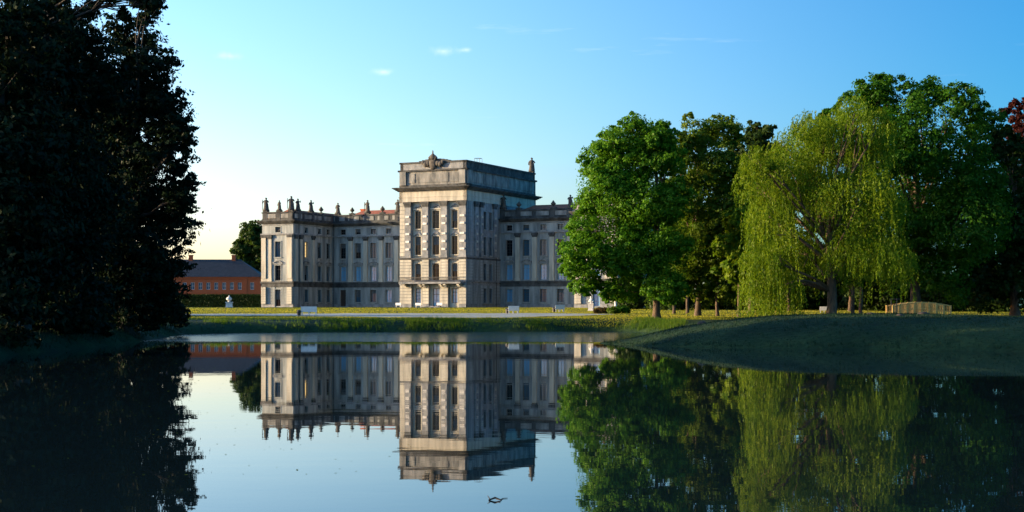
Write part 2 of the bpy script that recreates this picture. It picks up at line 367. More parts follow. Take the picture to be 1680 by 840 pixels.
# pale gravel walk along the far shore, laid just above the lawn
gxs = np.linspace(-75, 14, 140); rows = 14
up = np.interp(gxs, [-75,-30,-10,0,8,14], [199,204,208,208,205,200.5]); lo = np.interp(gxs, [-75,-30,-10,0,8,14], [196,190,182.5,182.5,190,199.5])
GXX = np.repeat(gxs[None,:], rows, 0); GYY = lo[None,:] + (up-lo)[None,:]*np.linspace(0,1,rows)[:,None]
GYY = GYY + 1.6*wob(GXX*0.6, GYY*0.1)*np.sin(np.linspace(0,1,rows)*math.pi*2)[:,None]*0 + np.where(np.linspace(0,1,rows)[:,None] > 0.5, 1, 1)*1.3*wob(GXX*0.8, np.full_like(GXX, 3.0))
GZZ = ground_z(GXX, GYY) + 0.05
ii = np.arange(140*rows).reshape(rows, 140)
fc = np.stack([ii[:-1,:-1], ii[:-1,1:], ii[1:,1:], ii[1:,:-1]], -1).reshape(-1,4)
tag(link('gravel_path', fast_mesh('gravel_path', np.stack([GXX,GYY,GZZ],-1).reshape(-1,3), fc, M['gravel'], smooth=True)), kind='structure')

# ------------------------------------------------------------------ palace
PAL_A = R(25.4)
palace = empty('palace', (-9.35, 301.0, 2.62), -PAL_A)
tag(palace, 'grey and cream sandstone baroque palace with tall central block, statues along the parapet', 'palace')

class Fac:
    """a facade line in palace coordinates: origin, direction along it, outward normal"""
    def __init__(s, ox, oy, ang): s.ox, s.oy, s.a = ox, oy, ang; s.dx, s.dy = math.cos(ang), math.sin(ang); s.nx, s.ny = s.dy, -s.dx
    def P(s, t, z, o=0.0): return (s.ox + s.dx*t + s.nx*o, s.oy + s.dy*t + s.ny*o, z)

def wall(F, s0, s1, z0, z1, ops, depth=0.4):
    mb = MB()
    xs = sorted({s0, s1, *[v for o in ops for v in (o[0], o[1])]}); zs = sorted({z0, z1, *[v for o in ops for v in (o[2], o[3])]})
    for i in range(len(xs)-1):
        for j in range(len(zs)-1):
            cx, cz = (xs[i]+xs[i+1])/2, (zs[j]+zs[j+1])/2
            if any(o[0] < cx < o[1] and o[2] < cz < o[3] for o in ops): continue
            mb.quad(F.P(xs[i],zs[j]), F.P(xs[i+1],zs[j]), F.P(xs[i+1],zs[j+1]), F.P(xs[i],zs[j+1]))
    for a, b, c, d in ops:
        mb.quad(F.P(a,c), F.P(a,d), F.P(a,d,-depth), F.P(a,c,-depth)); mb.quad(F.P(b,d), F.P(b,c), F.P(b,c,-depth), F.P(b,d,-depth))
        mb.quad(F.P(a,d), F.P(b,d), F.P(b,d,-depth), F.P(a,d,-depth)); mb.quad(F.P(b,c), F.P(a,c), F.P(a,c,-depth), F.P(b,c,-depth))
    return mb

_wc = {}
_sc = {}; _bc = {}
def window(F, s, z0, w, h, rows=4, glass='glass', frame='frame', name='window', rec=0.30, parent=None, sur=None, smat='stone'):
    key = (round(w,2), round(h,2), rows, frame)
    if key not in _wc:
        m = MB(); b = 0.09; t = 0.07
        m.box(-w/2, -w/2+b, 0, t, 0, h); m.box(w/2-b, w/2, 0, t, 0, h)
        m.box(-w/2+b, w/2-b, 0, t, 0, b); m.box(-w/2+b, w/2-b, 0, t, h-b, h)
        m.box(-0.035, 0.035, -0.01, t-0.01, b, h-b)
        for k in range(1, rows):
            z = b + (h-2*b)*k/rows; th = 0.045 if k == rows-1 else 0.016
            m.box(-w/2+b, -0.04, 0.005, t-0.02, z-th, z+th); m.box(0.04, w/2-b, 0.005, t-0.02, z-th, z+th)
        g = MB(); g.box(-w/2+0.02, w/2-0.02, t+0.004, t+0.03, 0.02, h-0.02)
        _wc[key] = (m.mesh('window', M[frame]), {}, g)
    fm, gms, g = _wc[key]
    if glass not in gms: gms[glass] = g.mesh('pane', M[glass])
    o = link(name, fm, parent or palace, F.P(s, z0, -rec), F.a)
    link('pane', gms[glass], o)
    if glass in ('glass', 'glass_half') and parent is None and random.random() < 0.35:
        fr = random.choice((0.3, 0.45, 0.6)); bk = (key, fr)
        if bk not in _bc:
            bm_ = MB(); bm_.box(-w/2+0.07, w/2-0.07, 0.060, 0.072, h*(1-fr), h-0.07); _bc[bk] = bm_.mesh('blind', M['blind'])
        link('blind', _bc[bk], o)
    if sur:
        b, out, sill = sur; k = (key, sur, smat)
        if k not in _sc:
            m = MB(); y0, y1 = -rec-out, -rec+0.02
            m.box(-w/2-b, -w/2, y0, y1, 0, h+0.004); m.box(w/2, w/2+b, y0, y1, 0, h+0.004); m.box(-w/2-b-0.01, w/2+b+0.01, y0-0.01, y1, h, h+b)
            if sill: m.box(-w/2-b-0.08, w/2+b+0.08, y0-0.12, y1, -0.16, 0.004)
            _sc[k] = m.mesh('surround', M[smat])
        link('surround', _sc[k], o)
    return o

def surround(mb, F, s, z0, z1, w, b=0.18, o=0.10, sill=True, o0=0.0):
    mb.fbox(F, s-w/2-b, s-w/2, z0, z1, o0-0.02, o0+o); mb.fbox(F, s+w/2, s+w/2+b, z0, z1, o0-0.02, o0+o)
    mb.fbox(F, s-w/2-b, s+w/2+b, z1, z1+b, o0-0.02, o0+o+0.01)
    if sill: mb.fbox(F, s-w/2-b-0.08, s+w/2+b+0.08, z0-0.16, z0, o0-0.02, o0+o+0.12)
def hood_arc(mb, F, s, z, w, rise=0.45, th=0.2, o=0.3, o0=0.0, n=6):
    for k in range(n):
        a, b = k/n, (k+1)/n
        za = z + rise*math.sin(math.pi*(a+b)/2)
        mb.fbox(F, s-w/2+w*a, s-w/2+w*b, za, za+th, o0-0.02, o0+o + 0.002*(k % 2))
    mb.fbox(F, s-w/2, s+w/2, z-0.16, z-0.002, o0-0.02, o0+o*0.8)
def courses(mb, F, s0, s1, z0, z1, ops, h=0.55, o=0.07, j=0.05, o0=0.0):
    z = z0
    n = max(1, round((z1-z0)/h)); h = (z1-z0)/n
    for k in range(n):
        a, b = z0+k*h+j/2, z0+(k+1)*h-j/2
        segs = [(s0, s1)]
        for op in ops:
            if op[3] <= a or op[2] >= b: continue
            new = []
            for p, q in segs:
                if op[1] <= p or op[0] >= q: new.append((p, q)); continue
                if op[0] > p: new.append((p, op[0]))
                if op[1] < q: new.append((op[1], q))
            segs = new
        for p, q in segs:
            if q-p > 0.05: mb.fbox(F, p, q, a, b, o0-0.02, o0+o)

def cornice(mb, F, s0, s1, z0, z1, o, e0=0.0, e1=0.0, n=4, o0=0.0):
    """stepped cornice; e0/e1 = mitre the ends outward (1) or not (0)"""
    for k in range(n):
        a, b = z0+(z1-z0)*k/n, z0+(z1-z0)*(k+1)/n
        oo = o*((k+1)/n)**0.8
        mb.fbox(F, s0-e0*oo, s1+e1*oo, a, b - (0.0 if k == n-1 else 0.0), o0-0.05, o0+oo)

WZ = dict(g=(1.2,3.95), a=(5.9,9.2), b=(11.0,14.4), m=(16.4,17.6))
def storey_face(F, s0, s1, cents, glass, pil=True, e0=0, e1=0, doors=(), w=1.5, parapet=True, pilw=1.0, pils=None, name='wall', sunglow=None):
    """one three-and-a-half storey facade of wing or pavilion"""
    ops = []
    for i, c in enumerate(cents):
        for key in 'gabm':
            z0, z1 = WZ[key]
            if key == 'g' and i in doors: z0 = 0.3
            ww = w*0.9 if key == 'm' else w
            ops.append((c-ww/2, c+ww/2, z0, z1))
    wall(F, s0, s1, 0.0, 19.0, ops).build('wall', M['stone'], palace)
    r = MB(); courses(r, F, s0, s1, 0.75, 4.5, ops, h=0.62, o=0.1, j=0.1); r.build('rusticated_course', M['stone'], palace)
    p = MB(); p.fbox(F, s0-e0*0.14, s1+e1*0.14, 0.0, 0.74, -0.02, 0.14)
    for op in []: pass
    seg = [(s0-e0*0.14, s1+e1*0.14)]
    p = MB()
    for i, c in enumerate(cents):
        if i in doors:
            a, b = seg.pop(); seg += [(a, c-w/2), (c+w/2, b)]
    for a, b in seg: p.fbox(F, a, b, 0.0, 0.74, -0.02, 0.14)
    p.build('plinth', M['stone_pier'], palace)
    b = MB(); b.fbox(F, s0-e0*0.2, s1+e1*0.2, 4.5, 4.78, -0.02, 0.2); b.fbox(F, s0-e0*0.08, s1+e1*0.08, 4.78, 5.3, -0.02, 0.08)
    b.fbox(F, s0-e0*0.32, s1+e1*0.32, 5.3, 5.7, -0.02, 0.32); b.build('string_course', M['stone_dark'], palace)
    for i, c in enumerate(cents):
        hd = MB(); hood_arc(hd, F, c, 9.62, w+1.0); hd.build('window_hood', M['stone_pier'], palace)
    if pils is None:
        pils = [(cents[i]+cents[i+1])/2 for i in range(len(cents)-1)]
        pils = [pils[0]-(cents[1]-cents[0])] * (cents[0]-s0 > 1.6+pilw/2 and False) + pils
    for q in pils:
        m = MB(); m.fbox(F, q-pilw/2-0.1, q+pilw/2+0.1, 5.7, 6.3, -0.02, 0.34); m.fbox(F, q-pilw/2, q+pilw/2, 6.3, 14.95, -0.02, 0.26)
        pl = m.build('pilaster', M['stone_light'], palace)
        k = MB(); k.fbox(F, q-pilw/2-0.04, q+pilw/2+0.04, 14.95, 15.3, -0.02, 0.32); k.fbox(F, q-pilw/2-0.18, q+pilw/2+0.18, 15.3, 15.88, -0.02, 0.46)
        k.build('capital', M['stone_dark'], pl)
    e = MB(); e.fbox(F, s0-e0*0.3, s1+e1*0.3, 15.88, 16.18, -0.02, 0.3); e.fbox(F, s0-e0*0.1, s1+e1*0.1, 17.95, 18.15, -0.02, 0.1)
    e.build('entablature_ledge', M['stone_pier'], palace)
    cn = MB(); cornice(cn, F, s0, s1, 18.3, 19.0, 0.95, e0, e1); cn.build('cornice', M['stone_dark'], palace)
    # parapet
    pr = MB(); pr.fbox(F, s0, s1, 19.0, 20.6, -0.5, -0.05); pr.build('parapet', M['stone_dark'], palace)
    np_ = max(1, round((s1-s0)/3.9)); pw = (s1-s0)/np_
    for k in range(np_):
        q = MB(); q.fbox(F, s0+pw*k+0.5, s0+pw*(k+1)-0.5, 19.5, 20.45, -0.07, 0.06); q.build('parapet_panel', M['stone_attic'], palace)
    cp = MB(); cp.fbox(F, s0-e0*0.12, s1+e1*0.12, 20.6, 20.9, -0.6, 0.12); cp.fbox(F, s0-e0*0.1, s1+e1*0.1, 19.0, 19.35, -0.05, 0.1)
    cp.build('parapet_coping', M['stone_dark'], palace)
    for i, c in enumerate(cents):
        for key in 'gabm':
            z0, z1 = WZ[key]; ww = w*0.9 if key == 'm' else w
            gl = glass[key] if isinstance(glass, dict) else glass
            gl = gl[i % len(gl)] if isinstance(gl, (list, tuple)) else gl
            if key == 'g' and i in doors: z0 = 0.3
            if sunglow == (i, key): gl = 'glass_sunglow'
            if key == 'g' and i in doors and gl == 'door':
                d = MB(); d.fbox(F, c-ww/2, c+ww/2, z0, z1, -0.36, -0.28); door = d.build('door', M['door'], palace)
                h = MB(); h.fbox(F, c+ww/2-0.35, c+ww/2-0.25, 1.3, 1.5, -0.28, -0.2); h.build('handle', M['dark_metal'], door)
                continue
            window(F, c, z0, ww, z1-z0, {'g':4,'a':4,'b':5,'m':2}[key], gl, 'frame_blue' if gl == 'glass_sky' else 'frame', 'window',
                   sur={'g':(0.14,0.13,i not in doors),'a':(0.18,0.10,False),'b':(0.18,0.10,True),'m':(0.12,0.07,True)}[key])

# window glass by storey, left to right as the photograph shows them
gl_left = dict(g=['door','glass_half','glass_half','glass_sky','glass','glass'], a=['glass_sky','glass_sky','glass_sky','glass_sky','glass','glass'], b=['glass','glass','glass_half','glass_half','glass','glass'], m=['glass','glass','glass_half','glass_half'])
gl_right = dict(g=['glass_sky','glass_half','glass_half','glass_half','glass_half','glass_half'], a=['glass_sky','glass_sky','glass_sky','glass_sky'], b=['glass','glass_half','glass_half','glass'], m=['glass','glass_half','glass_half','glass_half'])
gl_side = dict(g='glass_half', a=['glass','glass_half','glass_half'], b='glass', m='glass')
gl_pav = dict(g='glass', a='glass', b='glass_half', m='glass')

WY, DEEP = 15.7, 34.0                  # wing set-back, depth of the whole building
F_lw = Fac(-42.2, WY, 0); storey_face(F_lw, 0, 26.6, [2.9+3.96*k for k in range(6)], gl_left, doors=(0,))
F_rw = Fac(0, WY, 0); storey_face(F_rw, 0, 24.1, [2.28+3.98*k for k in range(6)], gl_right)
F_in = Fac(-42.2, 0, R(90)); storey_face(F_in, 0, WY, [5.0,10.35,14.0], gl_side, e0=1, pilw=0.9, pils=[0.9,2.9,7.7], sunglow=(0,'b'), w=1.3)
# pavilion fronts
F_lp = Fac(-50.3, 0, 0); storey_face(F_lp, 0, 8.1, [4.15], gl_pav, e0=1, e1=1, doors=(0,), pilw=1.15, pils=[0.62,2.0,7.4])
F_rp = Fac(24.1, 0, 0); storey_face(F_rp, 0, 9.2, [4.6], gl_right, e0=1, e1=1, doors=(0,), pilw=1.15, pils=[0.65,2.1,7.1,8.5])
# projecting corner piers of the pavilion fronts throw the bay between them into shade
for F, s0, s1 in ((F_lp,0.08,1.25),(F_lp,6.75,8.02),(F_rp,0.08,1.5),(F_rp,7.7,9.12)):
    m = MB(); courses(m, F, s0, s1, 0.8, 4.48, [], o=0.55); courses(m, F, s0, s1, 6.3, 15.25, [], h=9, o=0.5); m.build('corner_pier', M['stone_light'], palace)
# plain outer and rear walls
def plain(F, s1, z1, name='wall'):
    m = wall(F, 0, s1, 0, z1, []); m.build(name, M['stone'], palace)
    c = MB(); cornice(c, F, 0, s1, 18.3, 19.0, 0.95, 0, 0); c.build('cornice', M['stone_dark'], palace)
    p = MB(); p.fbox(F, 0, s1, 19.0, 20.9, -0.5, -0.06); p.build('parapet', M['stone_attic'], palace)
plain(Fac(-50.3, DEEP, R(-90)), DEEP, 19.0)
plain(Fac(33.3, 0, R(90)), DEEP, 19.0)
plain(Fac(33.3, DEEP, R(180)), 33.3, 19.0); plain(Fac(-15.6, DEEP, R(180)), 34.7, 19.0)
plain(Fac(24.1, WY, R(-90)), WY, 19.0)
# roofs behind the parapets
def hip_roof(x0, x1, y0, y1, z0, z1, inset, mat, name='roof'):
    m = MB()
    w_, d_ = x1-x0, y1-y0
    if w_ > d_: a, b = (x0+inset, (y0+y1)/2, z1), (x1-inset, (y0+y1)/2, z1)
    else: a, b = ((x0+x1)/2, y0+inset, z1), ((x0+x1)/2, y1-inset, z1)
    p = [(x0,y0,z0),(x1,y0,z0),(x1,y1,z0),(x0,y1,z0),a,b]
    m.v = p
    m.f = [(0,1,5,4),(1,2,5),(2,3,4,5),(3,0,4)] if w_ > d_ else [(0,1,4),(1,2,5,4),(2,3,5),(3,0,4,5)]
    m.f.append((3,2,1,0))
    return m.build(name, mat, palace)
hip_roof(-43.5, -15.65, WY+0.7, DEEP-0.7, 19.2, 22.4, 4, M['tile'])
hip_roof(0.05, 25.5, WY+0.7, DEEP-0.7, 19.2, 22.4, 4, M['tile'])
hip_roof(-49.6, -42.9, 0.7, DEEP-0.7, 19.25, 21.7, 3.4, M['tile'])
hip_roof(24.8, 32.7, 0.7, DEEP-0.7, 19.25, 21.7, 3.4, M['tile'])

# ---- central block
F_c = Fac(-15.6, 0, 0); F_cs = Fac(0, 0, R(90)); F_cl = Fac(-15.6, DEEP, R(-90)); F_cb = Fac(0, DEEP, R(180))
CW = 15.6; BAY = [4.05, 8.25, 12.65]; BW = 1.25      # bay centres, half width of the recessed bays
RC = 0.6                                              # how deep the bays lie behind the piers
F_cr = Fac(-15.6, RC, 0)                              # recessed bay plane
CZ = dict(g=(1.0,4.0), a=(5.5,9.2), b=(10.95,14.8), c=(16.4,20.1))
ops = []
for i, c in enumerate(BAY):
    for k in 'gabc':
        z0, z1 = CZ[k]; z0 = 0.35 if (i == 1 and k == 'g') else z0
        hw = 0.72 + (0.12 if i == 1 else 0)
        ops.append((c-hw, c+hw, z0, z1))
wall(F_cr, 0.2, CW-0.2, 0, 22.0, ops).build('wall', M['stone_light'], palace)
piers = [(0.0, BAY[0]-BW), (BAY[0]+BW, BAY[1]-BW-0.1), (BAY[1]+BW+0.1, BAY[2]-BW), (BAY[2]+BW, CW)]
for n, (a, b) in enumerate(piers):
    m = MB(); m.fbox(F_c, a, b, 0, 22.0, -RC+0.0, 0.0); pier = m.build('pier', M['stone_pier'], palace)
    r = MB(); courses(r, F_c, a+0.03, b-0.03, 0.75, 4.7, [], h=0.62, o=0.13, j=0.11); courses(r, F_c, a+0.03, b-0.03, 5.7, 10.0, [], h=0.62, o=0.13, j=0.11)
    r.build('rusticated_course', M['stone_light'], pier)
    m = MB(); m.fbox(F_c, a-0.0, b+0.0, 0, 0.72, -0.02, 0.16); m.build('plinth', M['stone_pier'], pier)
    # giant pilaster on each pier, banded with pale blocks
    w0, w1 = (max(a, b-1.55), b-0.12) if n == 0 else ((a+0.1, min(b, a+1.7)) if n == 3 else ((a+b)/2-0.72, (a+b)/2+0.72))
    m = MB(); m.fbox(F_c, w0, w1, 10.6, 20.9, -0.02, 0.28); pl = m.build('pilaster', M['stone_pier'], palace)
    m = MB(); m.fbox(F_c, w0-0.1, w1+0.1, 10.35, 10.85, -0.02, 0.38); m.build('pilaster_base', M['stone_pier'], pl)
    for z in (11.9, 13.5, 15.1, 17.2, 18.7):
        m = MB(); m.fbox(F_c, w0+0.28, w1-0.28, z, z+0.42, 0.26, 0.42); m.build('block', M['white_stone'], pl)
    k = MB(); k.fbox(F_c, w0-0.02, w1+0.02, 20.9, 21.25, -0.02, 0.34); k.fbox(F_c, w0-0.14, w1+0.14, 21.25, 21.6, -0.02, 0.45); k.fbox(F_c, w0-0.24, w1+0.24, 21.6, 22.0, -0.02, 0.55)
    k.build('capital', M['stone_dark'], pl)
    q = MB(); courses(q, F_c, a+0.04, b-0.04, 10.7, 21.9, [(w0-0.06, w1+0.06, 0, 30)], h=0.8, o=0.12, j=0.1); q.build('quoin_block', M['stone_light'], pier)
for i, c in enumerate(BAY):
    hw = 0.72 + (0.12 if i == 1 else 0)
    t = MB(); t.fbox(F_cr, c-hw-0.35, c+hw+0.35, 20.35, 20.6, -0.02, 0.35); t.build('window_hood', M['stone_light'], palace)
    # carved relief above the windows
    for z in (15.45, 21.1):
        g = MB()
        for q in range(9):
            rr = random.uniform(0.14, 0.26); xx = c + (q-4)*0.22; zz = z + random.uniform(-0.12,0.12) - 0.03*(q-4)**2
            P0 = F_cr.P(xx, zz, 0.08); g.lathe([(-rr,0.02),(-rr*0.6,rr*0.8),(0,rr),(rr*0.6,rr*0.8),(rr,0.02)], *P0, seg=8)
        g.build('carved_relief', M['stone_pier'], palace, smooth=True)
    sp = MB()                                        # rounded heads of the first-floor windows
    for s in (-1, 1):
        for q in range(4):
            x0 = hw*(q/4); x1 = hw*((q+1)/4); zz = 9.2 - (hw - math.sqrt(max(hw*hw-((x0+x1)/2)**2, 0)))*0.8
            if 9.2-zz > 0.02: sp.fbox(F_cr, c+min(s*x0,s*x1), c+max(s*x0,s*x1), zz, 9.2, -0.36, -0.01)
    sp.build('arch_head', M['stone'], palace)
    for k in 'gabc':
        z0, z1 = CZ[k]; gl = {'g':'glass_sky','a':'glass','b':'glass','c':'glass'}[k]
        if i == 1 and k == 'g':
            window(F_cr, c, 0.35, hw*2, z1-0.35, 3, 'glass_sky', 'frame', 'glazed_door')
        else: window(F_cr, c, z0, hw*2, z1-z0, 4 if k != 'c' else 5, gl, 'frame', sur=(0.16,0.16,k != 'g'), smat='stone_light')
# right flank of the central block
sops = [(c-0.62, c+0.62, *CZ[k]) for c in (8.35, 11.1) for k in 'gabc']
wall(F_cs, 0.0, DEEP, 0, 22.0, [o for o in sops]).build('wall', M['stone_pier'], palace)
r = MB(); courses(r, F_cs, 0.02, WY-0.05, 0.75, 4.7, sops, h=0.62, o=0.13, j=0.11); courses(r, F_cs, 0.02, WY-0.05, 5.7, 10.0, sops, h=0.62, o=0.13, j=0.11)
courses(r, F_cs, 0.03, 2.6, 10.7, 21.9, [], h=0.8, o=0.12); r.build('rusticated_course', M['stone'], palace)
r = MB(); courses(r, F_cs, 13.7, WY-0.05, 10.7, 21.9, [], h=0.8, o=0.08); r.build('quoin_block', M['stone'], palace)
for q in (4.2, 6.6, 12.9):
    m = MB(); m.fbox(F_cs, q-0.65, q+0.65, 10.6, 20.9, -0.02, 0.3); pl = m.build('pilaster', M['stone_pier'], palace)
    k = MB(); k.fbox(F_cs, q-0.75, q+0.75, 20.9, 21.4, -0.02, 0.4); k.fbox(F_cs, q-0.9, q+0.9, 21.4, 22.0, -0.02, 0.55); k.build('capital', M['stone_dark'], pl)
    for z in (11.9, 13.5, 15.1, 17.2, 18.7):
        m = MB(); m.fbox(F_cs, q-0.38, q+0.38, z, z+0.42, 0.28, 0.44); m.build('block', M['stone_light'], pl)
for c in (8.35, 11.1):
    for k in 'gabc':
        window(F_cs, c, CZ[k][0], 1.24, CZ[k][1]-CZ[k][0], 4, 'glass_half' if k == 'g' else 'glass', 'frame', sur=(0.15,0.14,True))
wall(F_cl, 0, DEEP, 0, 22.0, []).build('wall', M['stone'], palace); wall(F_cb, 0, CW, 0, 22.0, []).build('wall', M['stone'], palace)
# bands, entablature, cornice and attic run round the block
for F, L_ in ((F_c, CW), (F_cs, DEEP), (F_cl, DEEP), (F_cb, CW)):
    e = 1
    zs0 = 0 if F in (F_c,) else 0
    end = WY if F is F_cs else L_
    b = MB(); b.fbox(F, -0.22, end+ (0.22 if F is F_c else 0), 10.0, 10.34, -0.05, 0.22); b.build('string_course', M['stone_dark'], palace)
    b = MB(); b.fbox(F, -0.2*0, end, 4.72, 5.0, -0.05, 0.16); b.fbox(F, 0, end, 5.35, 5.68, -0.05, 0.26); b.build('string_course', M['stone_pier'], palace)
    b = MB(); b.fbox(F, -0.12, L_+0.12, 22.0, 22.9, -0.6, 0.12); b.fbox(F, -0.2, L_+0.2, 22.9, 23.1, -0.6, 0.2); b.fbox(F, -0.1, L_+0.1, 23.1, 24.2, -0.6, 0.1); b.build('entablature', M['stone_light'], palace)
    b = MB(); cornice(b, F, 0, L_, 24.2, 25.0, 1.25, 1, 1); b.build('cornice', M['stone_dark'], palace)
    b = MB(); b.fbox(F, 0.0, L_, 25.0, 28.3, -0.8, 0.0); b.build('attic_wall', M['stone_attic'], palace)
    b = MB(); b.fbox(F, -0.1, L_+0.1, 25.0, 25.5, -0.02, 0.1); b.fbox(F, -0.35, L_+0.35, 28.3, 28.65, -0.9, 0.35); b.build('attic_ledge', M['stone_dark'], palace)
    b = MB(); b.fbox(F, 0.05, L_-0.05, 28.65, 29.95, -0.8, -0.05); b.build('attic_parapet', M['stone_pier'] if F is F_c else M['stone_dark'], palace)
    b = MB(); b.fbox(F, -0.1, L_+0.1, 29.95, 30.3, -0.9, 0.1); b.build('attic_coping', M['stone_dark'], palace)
    cuts = [0.1, 1.6, 3.9, 11.8, 14.0, 15.5] if L_ == CW else [0.1, 2.2, 5.0, 7.5, 13.5, 19.5, 25.5, 31.6, 33.9]
    pan = MB()
    for a, c_ in zip(cuts[:-1], cuts[1:]):
        if c_-a > 2.1: 
            pan.fbox(F, a+0.3, c_-0.3, 25.95, 27.85, -0.02, 0.09)
        else: pan.fbox(F, a, c_, 25.5, 28.3, -0.02, 0.4)
    pan.build('attic_panel', M['stone_attic'], palace)
m = MB(); m.box(-15.0, -0.6, 0.6, DEEP-0.6, 29.2, 29.4); m.build('roof', M['slate'], palace)
# low pediment and crest in the middle of the attic
ped = MB()
for k in range(10):
    a, b_ = 4.6+k*0.72, 4.6+(k+1)*0.72; zz = 30.3 + 1.0*math.sin(math.pi*(k+0.5)/10)**0.7*0.55
    ped.fbox(F_c, a, b_, 30.3, zz, -0.7, 0.14 + 0.002*(k % 2))
ped.build('attic_pediment', M['stone_dark'], palace)
cr = MB(); cx, cy, cz0 = F_c.P(8.0, 29.1, 0.35)
cr.lathe([(-0.6,0.3),(0,0.75),(0.7,0.95),(1.4,0.8),(1.9,0.45)], cx, cy, cz0, seg=14, fy=0.4)
for s in (-1, 1):
    for q, (dx_, dz_, r_) in enumerate(((1.1,0.7,0.55),(1.7,0.55,0.6),(2.25,0.9,0.42))):
        cr.lathe([(-r_,0.05),(-r_*0.7,r_*0.75),(0,r_),(r_*0.7,r_*0.75),(r_,0.05)], cx+s*dx_, cy, cz0+dz_, seg=10, fy=0.6)
    cr.tube([(cx+s*0.5,cy,cz0+1.4),(cx+s*0.75,cy,cz0+1.9),(cx+s*0.5,cy,cz0+2.3)], [0.3,0.35,0.2], 8)
cr.lathe([(1.5,0.6),(1.9,0.8),(2.3,0.65),(2.6,0.35),(2.8,0.14),(3.1,0.18),(3.5,0.03)], cx, cy, cz0, seg=12, fy=0.6)
cr.build('crest', M['statue'], palace, smooth=True)
# balcony across the first floor
bal = MB(); bal.fbox(F_c, 0.6, CW-0.5, 4.95, 5.3, 0.0, 1.7); balcony = bal.build('balcony', M['stone_pier'], palace)
rl = MB(); rl.fbox(F_c, 0.7, CW-0.6, 6.2, 6.32, 1.5, 1.62); rl.fbox(F_c, 0.7, CW-0.6, 5.38, 5.46, 1.5, 1.62)
s = 0.7
while s < CW-0.6:
    rl.fbox(F_c, s, s+0.035, 5.46, 6.2, 1.54, 1.58); s += 0.14
for s in (0.7, 0.7): pass
for s in (0.72, CW-0.72): rl.fbox(F_c, s-0.02, s+0.02, 6.2, 6.3, 0.0, 1.5); rl.fbox(F_c, s-0.02, s+0.02, 5.4, 5.46, 0.0, 1.5)
rl.build('railing', M['dark_metal'], balcony)
for s in (1.6, 5.3, 6.3, 10.2, 11.2, 14.3):
    m = MB(); m.fbox(F_c, s-0.28, s+0.28, 4.35, 4.945, 0.0, 0.9); m.fbox(F_c, s-0.28, s+0.28, 4.62, 4.944, 0.9, 1.4); m.build('bracket', M['stone_light'], balcony)
st = MB()
for k in range(3): st.fbox(F_c, BAY[1]-2.2+k*0.35, BAY[1]+2.2-k*0.35, 0.0, 0.12*(k+1), 0.16, 1.6-k*0.4)
st.build('doorstep', M['stone_pier'], palace)
m = MB()
for x in (-2.2, -1.0):
    for y in (8.0, 9.2): m.tube([(x,y,29.4),(x,y,31.4)], 0.04, 6)
for y in (8.0, 9.2): m.tube([(-2.2,y,31.4),(-1.0,y,31.4)], 0.04, 6)
for x in (-2.2,-1.0): m.tube([(x,8.0,31.4),(x,9.2,31.4)], 0.04, 6)
m.build('roof_hatch_rail', M['dark_metal'], palace)
# drain pipes at the inner angles
for F, s in ((F_cs, 13.6), (F_lw, 0.5), (F_in, 2.0)):
    m = MB(); m.tube([F.P(s,0.1,0.2), F.P(s,18.3,0.2)], 0.07, 8); m.build('drain_pipe', M['dark_metal'], palace)

# ---- statues and vases on the parapets (each rests on its pedestal)
def figure_mesh(name, h, arm=1, mat='statue', seed=0):
    rr = random.Random(seed); m = MB(); k = h/2.3
    pr = [(0.0,0.42),(0.08,0.44),(0.3,0.40),(0.7,0.36),(1.05,0.35),(1.2,0.31),(1.38,0.29),(1.6,0.31),(1.76,0.30),(1.84,0.18),(1.9,0.10),(1.96,0.10),(2.02,0.15),(2.14,0.17),(2.25,0.13),(2.31,0.03)]
    m.lathe([(z*k, r*k) for z, r in pr], seg=18, fy=0.8, fold=0.07, nf=6, sx=0.035*k)
    sh = 1.68*k
    if arm == 0:
        m.tube([(0.28*k,0,sh),(0.48*k,-0.1*k,1.35*k),(0.3*k,-0.32*k,1.2*k)], [0.11*k,0.09*k,0.06*k], 8)
        m.tube([(-0.28*k,0,sh),(-0.45*k,0.02,1.3*k),(-0.42*k,-0.1*k,0.95*k)], [0.11*k,0.09*k,0.06*k], 8)
    elif arm == 1:
        m.tube([(0.28*k,0,sh),(0.46*k,-0.1*k,1.5*k),(0.36*k,-0.3*k,1.85*k)], [0.11*k,0.09*k,0.06*k], 8)
        m.tube([(-0.28*k,0,sh),(-0.48*k,-0.05*k,1.35*k),(-0.25*k,-0.3*k,1.25*k)], [0.11*k,0.09*k,0.06*k], 8)
    else:
        m.tube([(-0.28*k,0,sh),(-0.5*k,-0.1*k,1.4*k),(-0.55*k,-0.15*k,1.1*k)], [0.11*k,0.09*k,0.06*k], 8)
        m.tube([(-0.55*k,-0.18*k,0.0),(-0.55*k,-0.15*k,1.9*k)], 0.05*k, 6)
        m.tube([(0.28*k,0,sh),(0.46*k,-0.08*k,1.4*k),(0.2*k,-0.3*k,1.45*k)], [0.11*k,0.09*k,0.06*k], 8)
    m.box(-0.42*k, 0.42*k, -0.38*k, 0.38*k, -0.25*k, 0.02*k)
    return m.mesh(name, M[mat], True)
FIG = [figure_mesh('roof_statue', 2.5, a, seed=a) for a in (0,1,2)]
vz = MB(); vz.lathe([(0,0.34),(0.12,0.34),(0.16,0.16),(0.35,0.12),(0.45,0.3),(0.75,0.5),(1.0,0.46),(1.08,0.3),(1.2,0.36),(1.3,0.2),(1.5,0.14),(1.62,0.03)], seg=14)
VASE = vz.mesh('roof_vase', M['statue'], True)
Mpal = Matrix.Translation(palace.location) @ Matrix.Rotation(-PAL_A, 4, 'Z')
